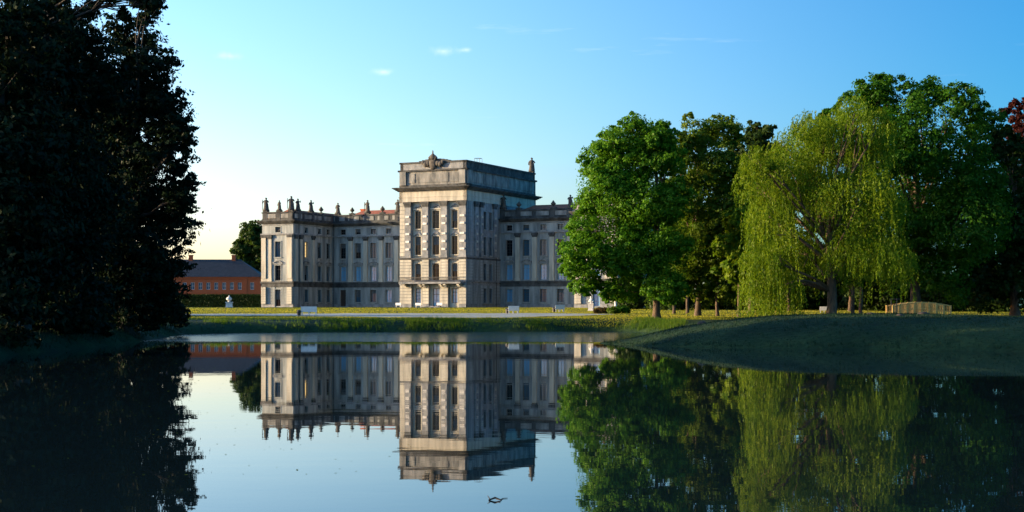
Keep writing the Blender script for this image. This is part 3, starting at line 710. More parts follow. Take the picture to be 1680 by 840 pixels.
def roof_thing(x, y, z, kind, label, sc=1.0, rz=0.0, ped_h=0.2):
    pd = MB(); pd.box(x-0.55, x+0.55, y-0.42, y+0.42, z-1.95, z+ped_h-0.03); pd.box(x-0.63, x+0.63, y-0.5, y+0.5, z+ped_h-0.03, z+ped_h+0.1)
    pd.build('pedestal', M['stone_dark'], palace)
    p = Mpal @ Vector((x, y, z+ped_h+0.1))
    if kind == 'v': o = link('roof_vase', VASE, None, p, 0); tag(o, label, 'vase', 'vases on the palace parapet')
    else: o = link('roof_statue', FIG[kind], None, p + Vector((0,0,0.25*2.5/2.3*sc)), -PAL_A+rz); tag(o, label, 'statue', 'statues on the palace parapet')
    o.scale = (sc*1.22, sc*1.22, sc); return o
PZ = 20.9
roof_thing(-49.5, 0.3, PZ, 2, 'large dark statue at the far left corner of the left pavilion roof', 1.05, 0.2)
roof_thing(-46.0, 0.3, PZ, 0, 'dark statue in the middle of the left pavilion front parapet', 0.8, -0.2)
roof_thing(-42.9, 0.3, PZ, 2, 'tall dark statue on the right front corner of the left pavilion', 1.1, 0.4)
roof_thing(-42.6, 2.4, PZ, 1, 'dark statue with raised arm just right of the left pavilion corner', 0.95, 1.2)
roof_thing(-42.6, 7.6, PZ, 1, 'dark statue midway along the inner side of the left pavilion roof', 0.95, 1.2)
roof_thing(-42.6, 11.7, PZ, 'v', 'dark stone vase on the inner side of the left pavilion roof', 0.9)
roof_thing(-40.9, WY+0.3, PZ, 0, 'dark statue at the inner angle between left pavilion and left wing', 0.9)
roof_thing(-37.1, WY+0.3, PZ, 'v', 'small vase leftmost on the left wing parapet', 0.85)
roof_thing(-33.1, WY+0.3, PZ, 2, 'tall dark statue in the middle of the left wing parapet', 1.05, -0.3)
roof_thing(-29.2, WY+0.3, PZ, 'v', 'vase on the left wing parapet nearest the central block', 0.9)
roof_thing(-25.3, WY+0.3, PZ, 1, 'dark statue on the left wing parapet beside the central block', 1.0)
roof_thing(0.75, WY+0.3, PZ, 2, 'dark statue on the right wing parapet touching the central block', 1.1)
roof_thing(4.4, WY+0.3, PZ, 'v', 'small dark vase leftmost on the right wing parapet', 0.9)
roof_thing(12.4, WY+0.3, PZ, 'v', 'dark vase in the middle of the right wing parapet', 0.9)
roof_thing(16.3, WY+0.3, PZ, 1, 'dark statue on the right wing parapet beside the green tree', 0.9, 0.5)
o = roof_thing(-0.6, DEEP-0.6, 30.3, 0, 'large dark statue alone on the rear corner of the central block roof', 1.15, 0.3, 0.2)
for x in (-49.9, -45.5):
    pass
# chimneys
for x, y in ((-40.0, 26.0),):
    m = MB(); m.box(x-0.7, x+0.7, y-0.5, y+0.5, 20.0, 22.6); m.box(x-0.8, x+0.8, y-0.6, y+0.6, 22.6, 22.85); m.build('chimney', M['brick'], palace)

# ------------------------------------------------------------------ trees
def leaves_to_mesh(name, c, ax, bx, mat, tint):
    """c centres, ax half length vectors, bx half width vectors -> one folded quad per leaf"""
    n = len(c); v = np.empty((n, 4, 3), np.float32)
    v[:,0] = c-ax; v[:,1] = c+bx*1.0-ax*0.1; v[:,2] = c+ax; v[:,3] = c-bx*1.0-ax*0.1
    f = np.arange(n*4).reshape(n, 4)
    return fast_mesh(name, v.reshape(-1,3), f, mat, tint)
def unit(v): return v/np.maximum(np.linalg.norm(v, axis=-1, keepdims=True), 1e-9)
def crown(lobes, n_leaf, size, droop=0.25, clump=(0.22,0.42), fill=0.35, flat=0.65, spiky=0.0, zmin=None, aspect=0.6, base=None, nl=34):
    """lobes (k,4) x y z r -> leaf arrays; every lobe is a cloud of clumps, each clump a cloud of leaves"""
    lobes = np.asarray(lobes, float); area = lobes[:,3]**2; per = area/area.sum()*n_leaf
    C_, N_, T_ = [], [], []
    for (x,y,z,r), n in zip(lobes, per):
        k = max(6, int(n/nl))
        d = unit(rng.normal(size=(k,3)))
        rad = r*np.where(rng.random(k) < fill, rng.uniform(0.25,0.85,k), rng.uniform(0.82,1.08,k))
        cc = np.array([x,y,z]) + d*rad[:,None]
        cr = np.clip(r*rng.uniform(clump[0], clump[1], k), 0.35, 2.2)
        ct = rng.random(k)
        q = unit(rng.normal(size=(k,nl,3)))*(rng.random((k,nl,1))**0.45)
        q[...,2] *= flat
        p = cc[:,None,:] + q*cr[:,None,None]
        p[...,2] -= droop*cr[:,None]*(q[...,0]**2+q[...,1]**2)
        if spiky:
            out = unit(d*np.array([1,1,0.25])); p += out[:,None,:]*(spiky*cr[:,None,None]*np.minimum(rng.exponential(0.4,(k,nl,1)),1.1))
        nn = unit(q + 0.7*d[:,None,:] + np.array([0,0,0.35]) + 0.55*rng.normal(size=q.shape))
        C_.append(p.reshape(-1,3)); N_.append(nn.reshape(-1,3)); T_.append(np.clip(0.55*ct[:,None]+0.45*rng.random((k,nl)),0,1).reshape(-1))
    c = np.concatenate(C_); nn = np.concatenate(N_); t = np.concatenate(T_)
    if zmin is not None:
        keep = c[:,2] > zmin; c, nn, t = c[keep], nn[keep], t[keep]
    if base is not None: c = c - np.asarray(base)
    a = unit(np.cross(nn, rng.normal(size=nn.shape))); b = np.cross(nn, a)
    s = size*rng.uniform(0.5,1.5,(len(c),1))
    a[:,2] -= 0.15
    return c, a*s*0.5, b*s*0.5*aspect, t
def trunk_mesh(base, h, r, lobes, seed, lean=(0,0), spread=0.35, nb=3):
    """tapered trunk with root flare, limbs to the lobes, branches from the limbs; coordinates relative to base"""
    rr = random.Random(seed); m = MB(); B = Vector(base)
    pts = [Vector((lean[0]*t*h + rr.uniform(-1,1)*r*0.35*(t > 0.1), lean[1]*t*h + rr.uniform(-1,1)*r*0.35*(t > 0.1), -0.4 + (h+0.4)*t)) for t in (0,0.022,0.06,0.14,0.3,0.5,0.75,1)]
    m.tube(pts, [r*1.9,r*1.35,r*1.0,r*0.88,r*0.82,r*0.72,r*0.55,r*0.3], 12)
    for x, y, z, lr in lobes:
        e = Vector((x,y,z)) - B
        t0 = min(max(spread + (e.z/h-0.5)*0.35, 0.16), 0.92) + rr.uniform(-0.05,0.05)
        i = min(int(t0*6.99), 5); fr = {0:0,1:0.06,2:0.14,3:0.3,4:0.5,5:0.75,6:1}
        st = Vector((lean[0]*t0*h, lean[1]*t0*h, h*t0)); 
        if e.z < st.z: st.z = max(e.z*0.75, h*0.12)
        mid = st.lerp(e, 0.5) + Vector((rr.uniform(-.6,.6), rr.uniform(-.6,.6), rr.uniform(0.0,1.2)))
        r0 = r*rr.uniform(0.28,0.42)
        path = [st, st.lerp(mid,0.5)+Vector((rr.uniform(-.3,.3),rr.uniform(-.3,.3),0.2)), mid, mid.lerp(e,0.5)+Vector((rr.uniform(-.4,.4),rr.uniform(-.4,.4),rr.uniform(-.2,.4))), e]
        m.tube(path, [r0, r0*0.8, r0*0.6, r0*0.42, r0*0.15], 7)
        for k in range(nb):
            d = Vector((rr.gauss(0,1), rr.gauss(0,1), rr.gauss(0.3,0.7))).normalized()*lr*rr.uniform(0.7,1.0)
            s0 = path[2+k % 2]; e2 = e + d
            m.tube([s0, s0.lerp(e2,0.5)+Vector((rr.uniform(-.3,.3),rr.uniform(-.3,.3),0.25)), e2], [r0*0.4, r0*0.25, r0*0.06], 5)
    return m
def px_lobes(spec, Y, seed, back=1, dscale=0.7, sub=0):
    """lobes given by picture column, row and radius -> world; spread through the depth of the crown"""
    rr = random.Random(seed); out = []
    xs = [a[0] for a in spec]; half = (max(xs)-min(xs))/2/F_PX*Y*dscale
    for s in spec:
        px, py, rp = s[:3]; r = rp/F_PX*Y
        for k in range(back+1):
            dy = rr.uniform(-1,1)*half if len(s) < 4 else s[3]
            if k == 1: dy = -dy*rr.uniform(0.5,1.1)
            Yd = Y+dy; p = wpt(px, py, Y); sc = Yd/Y
            c0 = Vector((p.x*sc, Yd, EYE+(p.z-EYE)*sc)); r1 = r*(1.0 if k == 0 else 0.85)
            if not sub: out.append((*c0, r1)); continue
            out.append((*c0, r1*0.84))
            for _ in range(sub):
                d = Vector((rr.gauss(0,1), rr.gauss(0,1), rr.gauss(0.1,0.9))).normalized(); q = rr.uniform(0.28,0.5)
                cc = c0 + d*r1*(1.14-q*rr.uniform(0.7,1.0)); out.append((*cc, r1*q))
    return out
def tree(name, label, base_px, Y, spec, trunk_r, n_leaf, size, leaf, bark='bark', seed=1, group=None, cat='tree', back=1, dscale=0.7, top_frac=0.8, limb=True, sub=0, **kw):
    X = (base_px-840)/F_PX*Y; base = Vector((X, Y, gz(X, Y)))
    o = empty(name, base); tag(o, label, cat, group)
    lobes = px_lobes(spec, Y, seed, back, dscale, sub)
    zt = max(l[2] for l in lobes)
    h = (zt-base.z)*top_frac
    tm = trunk_mesh(base, h, trunk_r, lobes[::(1+back)*(1+sub)] if limb else [], seed, nb=kw.pop('nb',3), spread=kw.pop('spread',0.35))
    tm.build('trunk', M[bark], o, True)
    c, a, b, t = crown(lobes, n_leaf, size, base=base, **kw)
    link('crown', leaves_to_mesh('crown', c, a, b, M[leaf], t), o)
    return o

# left bank: tall dark trees, backlit
LD = dict(spiky=1.1, droop=0.4, clump=(0.18,0.5), fill=0.45, flat=0.35, dscale=0.85, sub=4, aspect=0.5)
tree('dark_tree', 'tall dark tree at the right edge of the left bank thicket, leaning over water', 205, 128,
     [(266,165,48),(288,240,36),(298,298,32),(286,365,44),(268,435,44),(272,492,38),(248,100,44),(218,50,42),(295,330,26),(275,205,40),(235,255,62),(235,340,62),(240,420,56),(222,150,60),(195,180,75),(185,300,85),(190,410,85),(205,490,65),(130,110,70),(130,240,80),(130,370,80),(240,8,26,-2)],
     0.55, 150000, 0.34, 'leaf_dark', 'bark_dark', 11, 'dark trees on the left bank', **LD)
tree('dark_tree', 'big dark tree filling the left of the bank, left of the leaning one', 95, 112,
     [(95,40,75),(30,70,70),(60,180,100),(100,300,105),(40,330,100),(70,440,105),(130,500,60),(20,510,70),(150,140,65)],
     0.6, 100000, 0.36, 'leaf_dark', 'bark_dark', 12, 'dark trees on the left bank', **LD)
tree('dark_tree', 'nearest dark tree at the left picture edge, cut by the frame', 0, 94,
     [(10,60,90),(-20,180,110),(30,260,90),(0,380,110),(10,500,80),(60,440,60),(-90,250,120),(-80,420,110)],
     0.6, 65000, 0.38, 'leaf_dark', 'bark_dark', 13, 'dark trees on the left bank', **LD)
tree('dark_tree', 'slim dark tree added between the two nearest left bank trees to shade the mound', 25, 103,
     [(25,70,55),(-10,120,60),(60,140,60),(20,210,70),(40,300,70),(10,380,70)], 0.45, 26000, 0.5, 'leaf_dark', 'bark_dark', 15, 'dark trees on the left bank', spiky=0.8, fill=0.5, sub=3, flat=0.4)  # added to close a sunny gap and keep the mound in shade
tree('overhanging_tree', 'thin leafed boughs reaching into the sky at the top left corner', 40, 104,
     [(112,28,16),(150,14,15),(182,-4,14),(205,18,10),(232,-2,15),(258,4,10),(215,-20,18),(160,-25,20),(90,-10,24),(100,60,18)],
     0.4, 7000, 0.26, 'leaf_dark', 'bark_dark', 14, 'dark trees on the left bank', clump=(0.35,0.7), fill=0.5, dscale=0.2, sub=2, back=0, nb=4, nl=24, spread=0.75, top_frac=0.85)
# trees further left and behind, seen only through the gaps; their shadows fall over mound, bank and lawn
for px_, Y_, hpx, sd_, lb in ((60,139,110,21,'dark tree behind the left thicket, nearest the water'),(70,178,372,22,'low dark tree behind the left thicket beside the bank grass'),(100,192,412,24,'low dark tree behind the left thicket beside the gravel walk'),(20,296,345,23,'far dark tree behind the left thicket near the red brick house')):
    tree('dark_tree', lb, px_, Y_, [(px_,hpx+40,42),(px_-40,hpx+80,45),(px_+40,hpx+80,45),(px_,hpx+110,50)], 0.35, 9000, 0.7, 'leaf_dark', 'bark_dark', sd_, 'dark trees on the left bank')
# waterside shrubs at the foot of the thicket
def shrub(name, label, px, py, rpx, Y, n, size, leaf, group, seed, cat='shrub', hf=0.75):
    X = (px-840)/F_PX*Y; zb = gz(X, Y); r = rpx/F_PX*Y; base = Vector((X, Y, zb)); rr = random.Random(seed)
    o = empty(name, base); tag(o, label, cat, group)
    h = max((EYE+(HORIZON-py)/F_PX*Y) - zb, 0.4)
    lob = [(X+rr.uniform(-.75,.75)*r, Y+rr.uniform(-.5,.5)*r, zb+h*rr.uniform(0.25,0.72), min(r*0.5, h*0.42)*rr.uniform(0.7,1.15)) for _ in range(9)]
    s = MB()
    for l in lob[:6]:
        e = Vector(l[:3])-base; s.tube([(e.x*0.1,e.y*0.1,-0.1), (e.x*0.5,e.y*0.5,e.z*0.5), tuple(e)], [0.06,0.045,0.015], 6)
    s.build('stem', M['bark_dark'], o)
    c, a, b, t = crown(lob, n, size, base=base, zmin=zb+0.03, clump=(0.3,0.55))
    link('foliage', leaves_to_mesh('foliage', c, a, b, M[leaf], t), o)
    return o
shrub('waterside_shrub', 'dark shrub at the tip of the left bank below the red brick house', 272, 478, 34, 152, 9000, 0.32, 'leaf_dark', 'waterside shrubs', 31)
shrub('waterside_shrub', 'dark shrub overhanging the water in the middle of the left bank', 215, 500, 50, 131, 9000, 0.32, 'leaf_dark', 'waterside shrubs', 32)
shrub('waterside_shrub', 'dark shrub overhanging the water at the left picture edge', 90, 500, 80, 106, 9000, 0.36, 'leaf_dark', 'waterside shrubs', 33)

# right bank
RT = dict(clump=(0.26,0.6), fill=0.15, nl=60, sub=4, group='tall trees on the right lawn', aspect=0.6)
tree('broadleaf_tree', 'tall fresh green tree hiding the right pavilion of the palace', 1077, 180,
     [(1040,228,40),(985,262,36),(1078,248,38),(1005,232,30),(1078,222,28),(1098,262,32),(1000,315,52),(1055,330,55),(968,335,28),(955,412,36),(1005,400,54),(1065,415,50),(955,462,26),(1025,462,36),(1085,468,32),(990,478,18),(1098,330,36),(1030,280,48),(962,378,34),(940,435,22),(1105,400,34),(1100,470,26)],
     0.46, 150000, 0.30, 'leaf_green', seed=41, **RT)
tree('broadleaf_tree', 'tall olive and brown topped tree between green tree and willow', 1145, 192,
     [(1142,222,32),(1112,240,26),(1190,218,32),(1118,265,34),(1180,278,44),(1135,330,46),(1192,345,46),(1125,405,44),(1182,415,50),(1150,462,34),(1205,465,34),(1222,330,36),(1115,458,28),(1225,400,36),(1170,490,16),(1150,280,40),(1110,320,34),(1215,300,36),(1160,380,50)],
     0.40, 110000, 0.33, 'leaf_olive', seed=42, **RT)
tree('broadleaf_tree', 'dark tree top showing between the olive tree and the willow', 1232, 215,
     [(1245,218,24),(1225,250,34),(1258,265,36),(1235,320,44),(1240,390,45)],
     0.45, 24000, 0.5, 'leaf_far', seed=43, **RT)
tree('broadleaf_tree', 'tallest deep green tree rising behind the willow', 1503, 186,
     [(1515,150,38),(1450,160,36),(1575,170,38),(1620,208,36),(1405,178,34),(1368,202,30),(1432,148,30),(1500,230,62),(1570,258,64),(1445,250,56),(1520,335,78),(1590,365,70),(1475,415,58),(1560,440,58),(1605,300,50),(1340,235,26)],
     0.7, 120000, 0.36, 'leaf_oak', seed=44, **RT)
tree('broadleaf_tree', 'dark green tree at the right picture edge', 1665, 190,
     [(1645,245,40),(1690,290,70),(1640,360,62),(1700,400,80),(1625,435,55),(1680,462,55),(1740,330,80),(1600,470,45)],
     0.6, 55000, 0.46, 'leaf_shade', seed=45, **RT)
tree('broadleaf_tree', 'dark tree behind the left half of the willow', 1295, 232,
     [(1295,270,44),(1270,330,46),(1325,340,50),(1290,410,56),(1330,440,46),(1265,450,40)], 0.32, 20000, 0.55, 'leaf_shade', seed=47, **RT)
tree('broadleaf_tree', 'dark tree behind the right half of the willow', 1395, 228,
     [(1395,270,48),(1360,340,50),(1430,340,50),(1395,410,60),(1350,440,46),(1440,440,46)], 0.32, 20000, 0.55, 'leaf_shade', seed=48, **RT)
tree('copper_beech', 'dark red copper beech top at the right picture edge', 1700, 212,
     [(1672,184,26),(1700,176,34),(1700,240,60),(1740,300,80)], 0.6, 22000, 0.5, 'leaf_copper', seed=46, sub=3)

def willow():
    Y = 160; bpx = 1363; X = (bpx-840)/F_PX*Y; base = Vector((X, Y, gz(X,Y)))
    o = empty('weeping_willow', base); tag(o, 'yellow green weeping willow with long hanging strands behind the grassy mound', 'willow')
    spec = [(1258,282,42),(1308,245,46),(1368,226,46),(1425,248,42),(1330,310,66),(1262,355,40),(1410,320,66),(1450,340,40),(1250,425,36),(1310,415,50),(1400,420,54),(1455,425,44),(1335,210,34),(1402,186,32),(1438,212,34),(1242,262,28),(1230,300,26),(1285,470,34),(1240,470,26)]
    lobes = px_lobes(spec, Y, 51, 1, 0.75)
    tm = trunk_mesh(base, (max(l[2] for l in lobes)-base.z)*0.62, 0.62, lobes[::2], 51, lean=(-0.02,0), spread=0.3, nb=4)
    tm.build('trunk', M['bark'], o, True)
    P = []; A = []; B = []; T = []
    lob = np.array(lobes); area = lob[:,3]**2*rng.uniform(0.35,1.6,len(lobes)); ltint = rng.uniform(-0.25,0.25,len(lobes)); pick = rng.choice(len(lob), 4500, p=area/area.sum())
    for i in pick:
        x,y,z,r = lob[i]; d = rng.normal(size=3); d[2] = abs(d[2])*0.9-0.25; d /= np.linalg.norm(d)
        s = np.array([x,y,z]) + d*r*rng.uniform(0.55,1.06)
        left = s[0] < X-3.5
        L = min((0.5+rng.exponential(1.4))*(2.0 if left and s[2] < 15 else 1.0), s[2]-base.z-0.4 - (0.0 if left else (4.2 if s[1] < Y+2 and s[0] < X+5.5 else 1.6)))
        if L < 0.5: continue
        n = int(L/0.135)+2; u = np.linspace(0,1,n)
        out = np.array([d[0],d[1],0.0])*rng.uniform(0.3,1.0)
        sway = rng.normal(size=2)*0.18
        q = s[None,:] + out[None,:]*np.sqrt(u)[:,None]*0.8 + np.stack([sway[0]*u*u, sway[1]*u*u, -L*u + 0.25*np.sin(np.minimum(u*4,3.14))],-1)
        q = q + rng.normal(size=q.shape)*0.055
        ax = np.stack([rng.normal(size=n)*0.45, rng.normal(size=n)*0.45, -np.ones(n)],-1); ax = unit(ax)*(0.165*rng.uniform(0.7,1.3,(n,1)))
        bx = unit(np.cross(ax, rng.normal(size=ax.shape)))*(0.046*rng.uniform(0.7,1.4,(n,1)))
        P.append(q); A.append(ax); B.append(bx); T.append(np.clip(ltint[i]+0.1+rng.random()*0.5+0.4*rng.random(n),0,1))
    sub = [l for l in px_lobes(spec, Y, 52, 0, 0.7, 3)]
    c2, a2, b2, t2 = crown(sub, 42000, 0.29, base=None, droop=1.2, nl=60, clump=(0.3,0.65), flat=0.8, aspect=0.32, zmin=base.z+1.2)
    P.append(c2); A.append(a2); B.append(b2); T.append(t2)
    c = np.concatenate(P)-np.array(base)
    link('crown', leaves_to_mesh('crown', c, np.concatenate(A), np.concatenate(B), M['leaf_willow'], np.concatenate(T)), o)
willow()

# slender trees whose trunks stand between the big ones
def slim_source(px, Y, label, seed, leaf, k):
    return tree('slender_tree', label, px, Y, [(px,360,26),(px-14,400,24),(px+16,410,26),(px,440,24)], 0.24, 9000, 0.5, leaf, seed=seed, group='slender trees on the right lawn', top_frac=0.9, nb=1)
slim_source(1106, 205, 'thin pale trunk just right of the tall fresh green tree', 61, 'leaf_green', 0)
slim_source(1128, 208, 'thin dark trunk left of the olive tree trunk', 62, 'leaf_green', 0)
slim_source(1177, 190, 'short trunk just right of the olive tree trunk', 63, 'leaf_olive', 0)
slim_source(1212, 186, 'thin trunk at the left edge of the willow curtain', 64, 'leaf_willow', 0)
slim_source(1412, 176, 'sunlit pale trunk right of the willow trunk', 65, 'leaf_oak', 0)
slim_source(1399, 190, 'thin trunk between the willow trunk and the sunlit pale trunk', 66, 'leaf_green', 0)

# bushes closing the view between the trunks
bush_lab = ['under the tall fresh green tree','left of the olive tree trunk','behind the olive tree trunk','left of the willow curtain','behind the willow strands','behind the willow trunk','right of the willow trunk','left of the wooden footbridge','behind the wooden footbridge','right of the wooden footbridge','near the right picture edge']
src = None
for i, (px_, Y_) in enumerate(((1050,262),(1098,250),(1150,258),(1205,252),(1258,246),(1345,250),(1400,248),(1448,240),(1505,232),(1570,228),(1640,225))):
    if src is None:
        src = shrub('background_bush', 'rounded dark green bush ' + bush_lab[0], px_, 448, 40, Y_, 14000, 0.5, 'leaf_far', 'bushes behind the right lawn', 71)
    else:
        X_ = (px_-840)/F_PX*Y_; b_ = src.copy(); C.objects.link(b_); b_.location = (X_, Y_, gz(X_,Y_)-0.1); b_.rotation_euler = (0,0,i*1.3)
        k_ = 1.0+0.25*math.sin(i*2.1); b_.scale = (1.15, 1.1, k_); b_['label'] = 'rounded dark green bush ' + bush_lab[i]
        for ch in src.children:
            c_ = ch.copy(); C.objects.link(c_); c_.parent = b_
# far tree behind the left pavilion
tree('distant_tree', 'distant green tree behind the brick house beside the palace', 415, 430,
     [(415,385,22),(398,408,18),(430,400,22),(412,425,24),(395,435,14),(440,430,24)], 0.5, 22000, 0.85, 'leaf_far', seed=81)

# flower bed shrubs by the white statue
shrub('low_shrub', 'low reddish shrub right of the white figure statue', 985, 506, 14, 205, 3500, 0.22, 'leaf_red', 'low shrubs near the white figure', 91)
shrub('low_shrub', 'low olive shrub below the palace pavilion, middle of the bed', 1003, 504, 12, 203, 3000, 0.22, 'leaf_olive', 'low shrubs near the white figure', 92)
shrub('low_shrub', 'low dark green shrub at the right end of the bed', 1020, 503, 11, 208, 3000, 0.22, 'leaf_oak', 'low shrubs near the white figure', 93)

# ------------------------------------------------------------------ brick house and hedge
hb_p = wpt(428, 500, 392); house = empty('brick_house', (hb_p.x, hb_p.y, 2.6), R(2))
tag(house, 'long red brick house with dark hipped roof left of the palace', 'house')
F_h = Fac(-46, 0, 0); HC = [46-2.6-2.15*k*1.0 for k in range(19)]
HC = [46 - 2.35] + [46-5.6-2.08*k for k in range(18)]
hops = [(c-0.5, c+0.5, z0, z1) for c in HC for z0, z1 in ((1.1,2.9),(4.7,6.6))]
wall(F_h, 0, 46, 0, 8.1, hops, 0.25).build('wall', M['brick'], house)
m = MB(); m.box(-46,-45.99,0.01,11,0,8.1); m.box(-0.01,0,0.01,11,0,8.1); m.box(-46,0,10.99,11,0,8.1); m.build('wall', M['brick'], house)
m = MB(); m.fbox(F_h, 45.1, 46.05, 0, 7.6, -0.02, 0.15); m.fbox(F_h, 41.7, 42.3, 0, 7.6, -0.02, 0.15); m.build('brick_pilaster', M['brick'], house)
m = MB(); m.fbox(F_h, -0.2, 46.2, 7.6, 8.1, -0.1, 0.3); m.fbox(F_h, -0.05, 46.05, 3.7, 3.95, -0.1, 0.1); m.build('brick_band', M['brick'], house)
for c in HC:
    for z0, z1 in ((1.1,2.9),(4.7,6.6)): window(F_h, c, z0, 1.0, z1-z0, 2, 'glass_half', 'frame_white', rec=0.12, parent=house)
rm = MB(); rm.v = [(-46.6,-0.6,8.1),(0.6,-0.6,8.1),(0.6,11.6,8.1),(-46.6,11.6,8.1),(-40,5.5,12.9),(-6.2,5.5,12.9)]
rm.f = [(0,1,5,4),(1,2,5),(2,3,4,5),(3,0,4),(3,2,1,0)]; roof = rm.build('roof', M['slate'], house)
for x in (-33, -19.5, -8.0):
    m = MB(); m.box(x-0.5,x+0.5,5.0,6.0,12.2,13.9); m.box(x-0.6,x+0.6,4.9,6.1,13.9,14.1); m.build('chimney', M['brick'], roof)
m = MB(); p_ = wpt(372, 404, 395)
m.tube([(0,0,0),(0,0,14.5)], 0.09, 6); m.tube([(-0.7,0,13.8),(0.7,0,13.8)], 0.03, 5); m.tube([(-0.5,0,13.2),(0.5,0,13.2)], 0.03, 5)
mast = m.build('antenna_mast', M['dark_metal'], None, False, (p_.x, 408, gz(p_.x,408)))
tag(mast, 'thin antenna mast above the roof of the brick house', 'mast')
# clipped hedge
def hedge():
    A_ = wpt(270, 500, 345); B_ = wpt(432, 500, 338)
    o = empty('hedge', (A_.x, A_.y, gz(A_.x,A_.y))); tag(o, 'long clipped dark green hedge in front of the brick house', 'hedge')
    L_ = (Vector((B_.x,B_.y,0))-Vector((A_.x,A_.y,0))); n = 26000
    u = rng.random(n); q = rng.random((n,2)); h = 2.75
    face = rng.random(n)
    y = np.where(face < 0.6, rng.normal(0,0.08,n), rng.uniform(0,1.2,n)); z = np.where(face < 0.6, rng.uniform(0,h,n), h+rng.normal(0,0.08,n))
    c = np.stack([L_.x*u, L_.y*u+y, z],-1); nn = unit(rng.normal(size=(n,3))+np.array([0,-0.8,0.3]))
    a = unit(np.cross(nn, rng.normal(size=nn.shape))); b = np.cross(nn,a)
    link('foliage', leaves_to_mesh('foliage', c, a*0.16, b*0.12, M['leaf_hedge'], rng.random(n)), o)
    m = MB(); m.v = [(0,0.12,-0.2),(L_.x,L_.y+0.12,-0.2),(L_.x,L_.y+1.1,-0.2),(0,1.1,-0.2),(0,0.12,h-0.1),(L_.x,L_.y+0.12,h-0.1),(L_.x,L_.y+1.1,h-0.1),(0,1.1,h-0.1)]
    m.f = [(4,5,6,7),(0,1,5,4),(1,2,6,5),(2,3,7,6),(3,0,4,7)]; m.build('twigs', M['bark_dark'], o)
hedge()

# ------------------------------------------------------------------ statues on the lawn
def pedestal(o, w, h, mat):
    m = MB(); m.box(-w*0.62,w*0.62,-w*0.62,w*0.62,0,h*0.14); m.box(-w*0.5,w*0.5,-w*0.5,w*0.5,h*0.14,h*0.86); m.box(-w*0.6,w*0.6,-w*0.6,w*0.6,h*0.86,h)
    m.build('pedestal', mat, o)
p = wpt(376, 505, 305); o = empty('stone_urn', (p.x, p.y, gz(p.x,p.y)), R(10)); tag(o, 'white urn on a white pedestal in front of the hedge', 'urn')
pedestal(o, 1.35, 1.15, M['white_stone'])
m = MB(); m.lathe([(1.15,0.35),(1.25,0.3),(1.3,0.14),(1.4,0.16),(1.5,0.45),(1.72,0.62),(1.92,0.58),(2.02,0.4),(2.1,0.44),(2.2,0.22),(2.34,0.1),(2.45,0.12),(2.55,0.02)], seg=18); m.build('vase', M['white_stone'], o, True)
p = wpt(970, 508, 236); o = empty('garden_statue', (p.x, p.y, gz(p.x,p.y)), R(-15)); tag(o, 'white bust statue on a tapered white pedestal beside the right pavilion', 'statue')
pedestal(o, 0.82, 1.2, M['white_stone'])
m = MB(); m.lathe([(1.2,0.2),(1.35,0.17),(1.5,0.3),(1.68,0.36),(1.8,0.33),(1.9,0.16),(1.98,0.1),(2.04,0.1),(2.1,0.15),(2.22,0.17),(2.34,0.15),(2.42,0.04)], seg=18, fy=0.75, fold=0.03)
m.tube([(0.3,0,1.72),(0.38,-0.1,1.5),(0.2,-0.22,1.42)], [0.1,0.08,0.05], 8); m.tube([(-0.3,0,1.72),(-0.42,-0.05,1.5),(-0.3,-0.2,1.4)], [0.1,0.08,0.05], 8)
m.build('figure', M['white_stone'], o, True)
p = wpt(1010, 505, 240); o = empty('stone_column', (p.x, p.y, gz(p.x,p.y)), R(-15)); tag(o, 'pale yellowish stone column half hidden by the green tree', 'column')
m = MB(); m.lathe([(0,0.34),(0.15,0.34),(0.2,0.24),(1.9,0.2),(1.95,0.27),(2.1,0.33)], seg=16); m.build('shaft', M['white_stone'], o, True)
m = MB(); m.box(-0.36,0.36,-0.36,0.36,2.1,2.24); m.build('capital', M['white_stone'], o)

# ------------------------------------------------------------------ benches and bins
def bench(px, Y, w, label, rz, h=1.15):
    X = (px-840)/F_PX*Y; o = empty('bench', (X, Y, gz(X,Y)), R(rz)); tag(o, label, 'bench', 'white park benches')
    k = h/1.0
    for q in range(4):
        m = MB(); m.box(-w/2, w/2, -0.30-0.02*q, -0.26-0.02*q, 0.40*k+q*0.155*k, 0.545*k+q*0.155*k); m.build('back_slat', M['white_paint'], o)
    m = MB()
    for q in range(4): m.box(-w/2, w/2, -0.24+q*0.15, -0.12+q*0.15, 0.40*k, 0.44*k)
    m.build('seat', M['white_paint'], o)
    for s in (-1, 0, 1):
        for y in (-0.25, 0.28):
            m = MB(); x = s*(w/2-0.12); m.box(x-0.045, x+0.045, y-0.035, y+0.035, -0.05, 0.40*k); m.build('leg', M['white_paint'], o)
    for s in (-1, 1):
        m = MB(); x = s*(w/2-0.05); m.box(x-0.04, x+0.04, -0.26, 0.34, 0.64*k, 0.70*k); m.box(x-0.035, x+0.035, 0.26, 0.32, 0.44*k, 0.64*k); m.build('armrest', M['white_paint'], o)
    return o
bench(507, 192, 2.05, 'long white bench seen from behind, left part of the lawn', 4, 1.2)
bench(842, 205, 1.55, 'white bench on the lawn right of the central block', 12, 1.1)
bench(918, 222, 1.45, 'white bench on the lawn left of the green tree', 12, 1.05)
bench(1352, 214, 1.3, 'small white bench far behind the willow trunk', -10, 0.9)
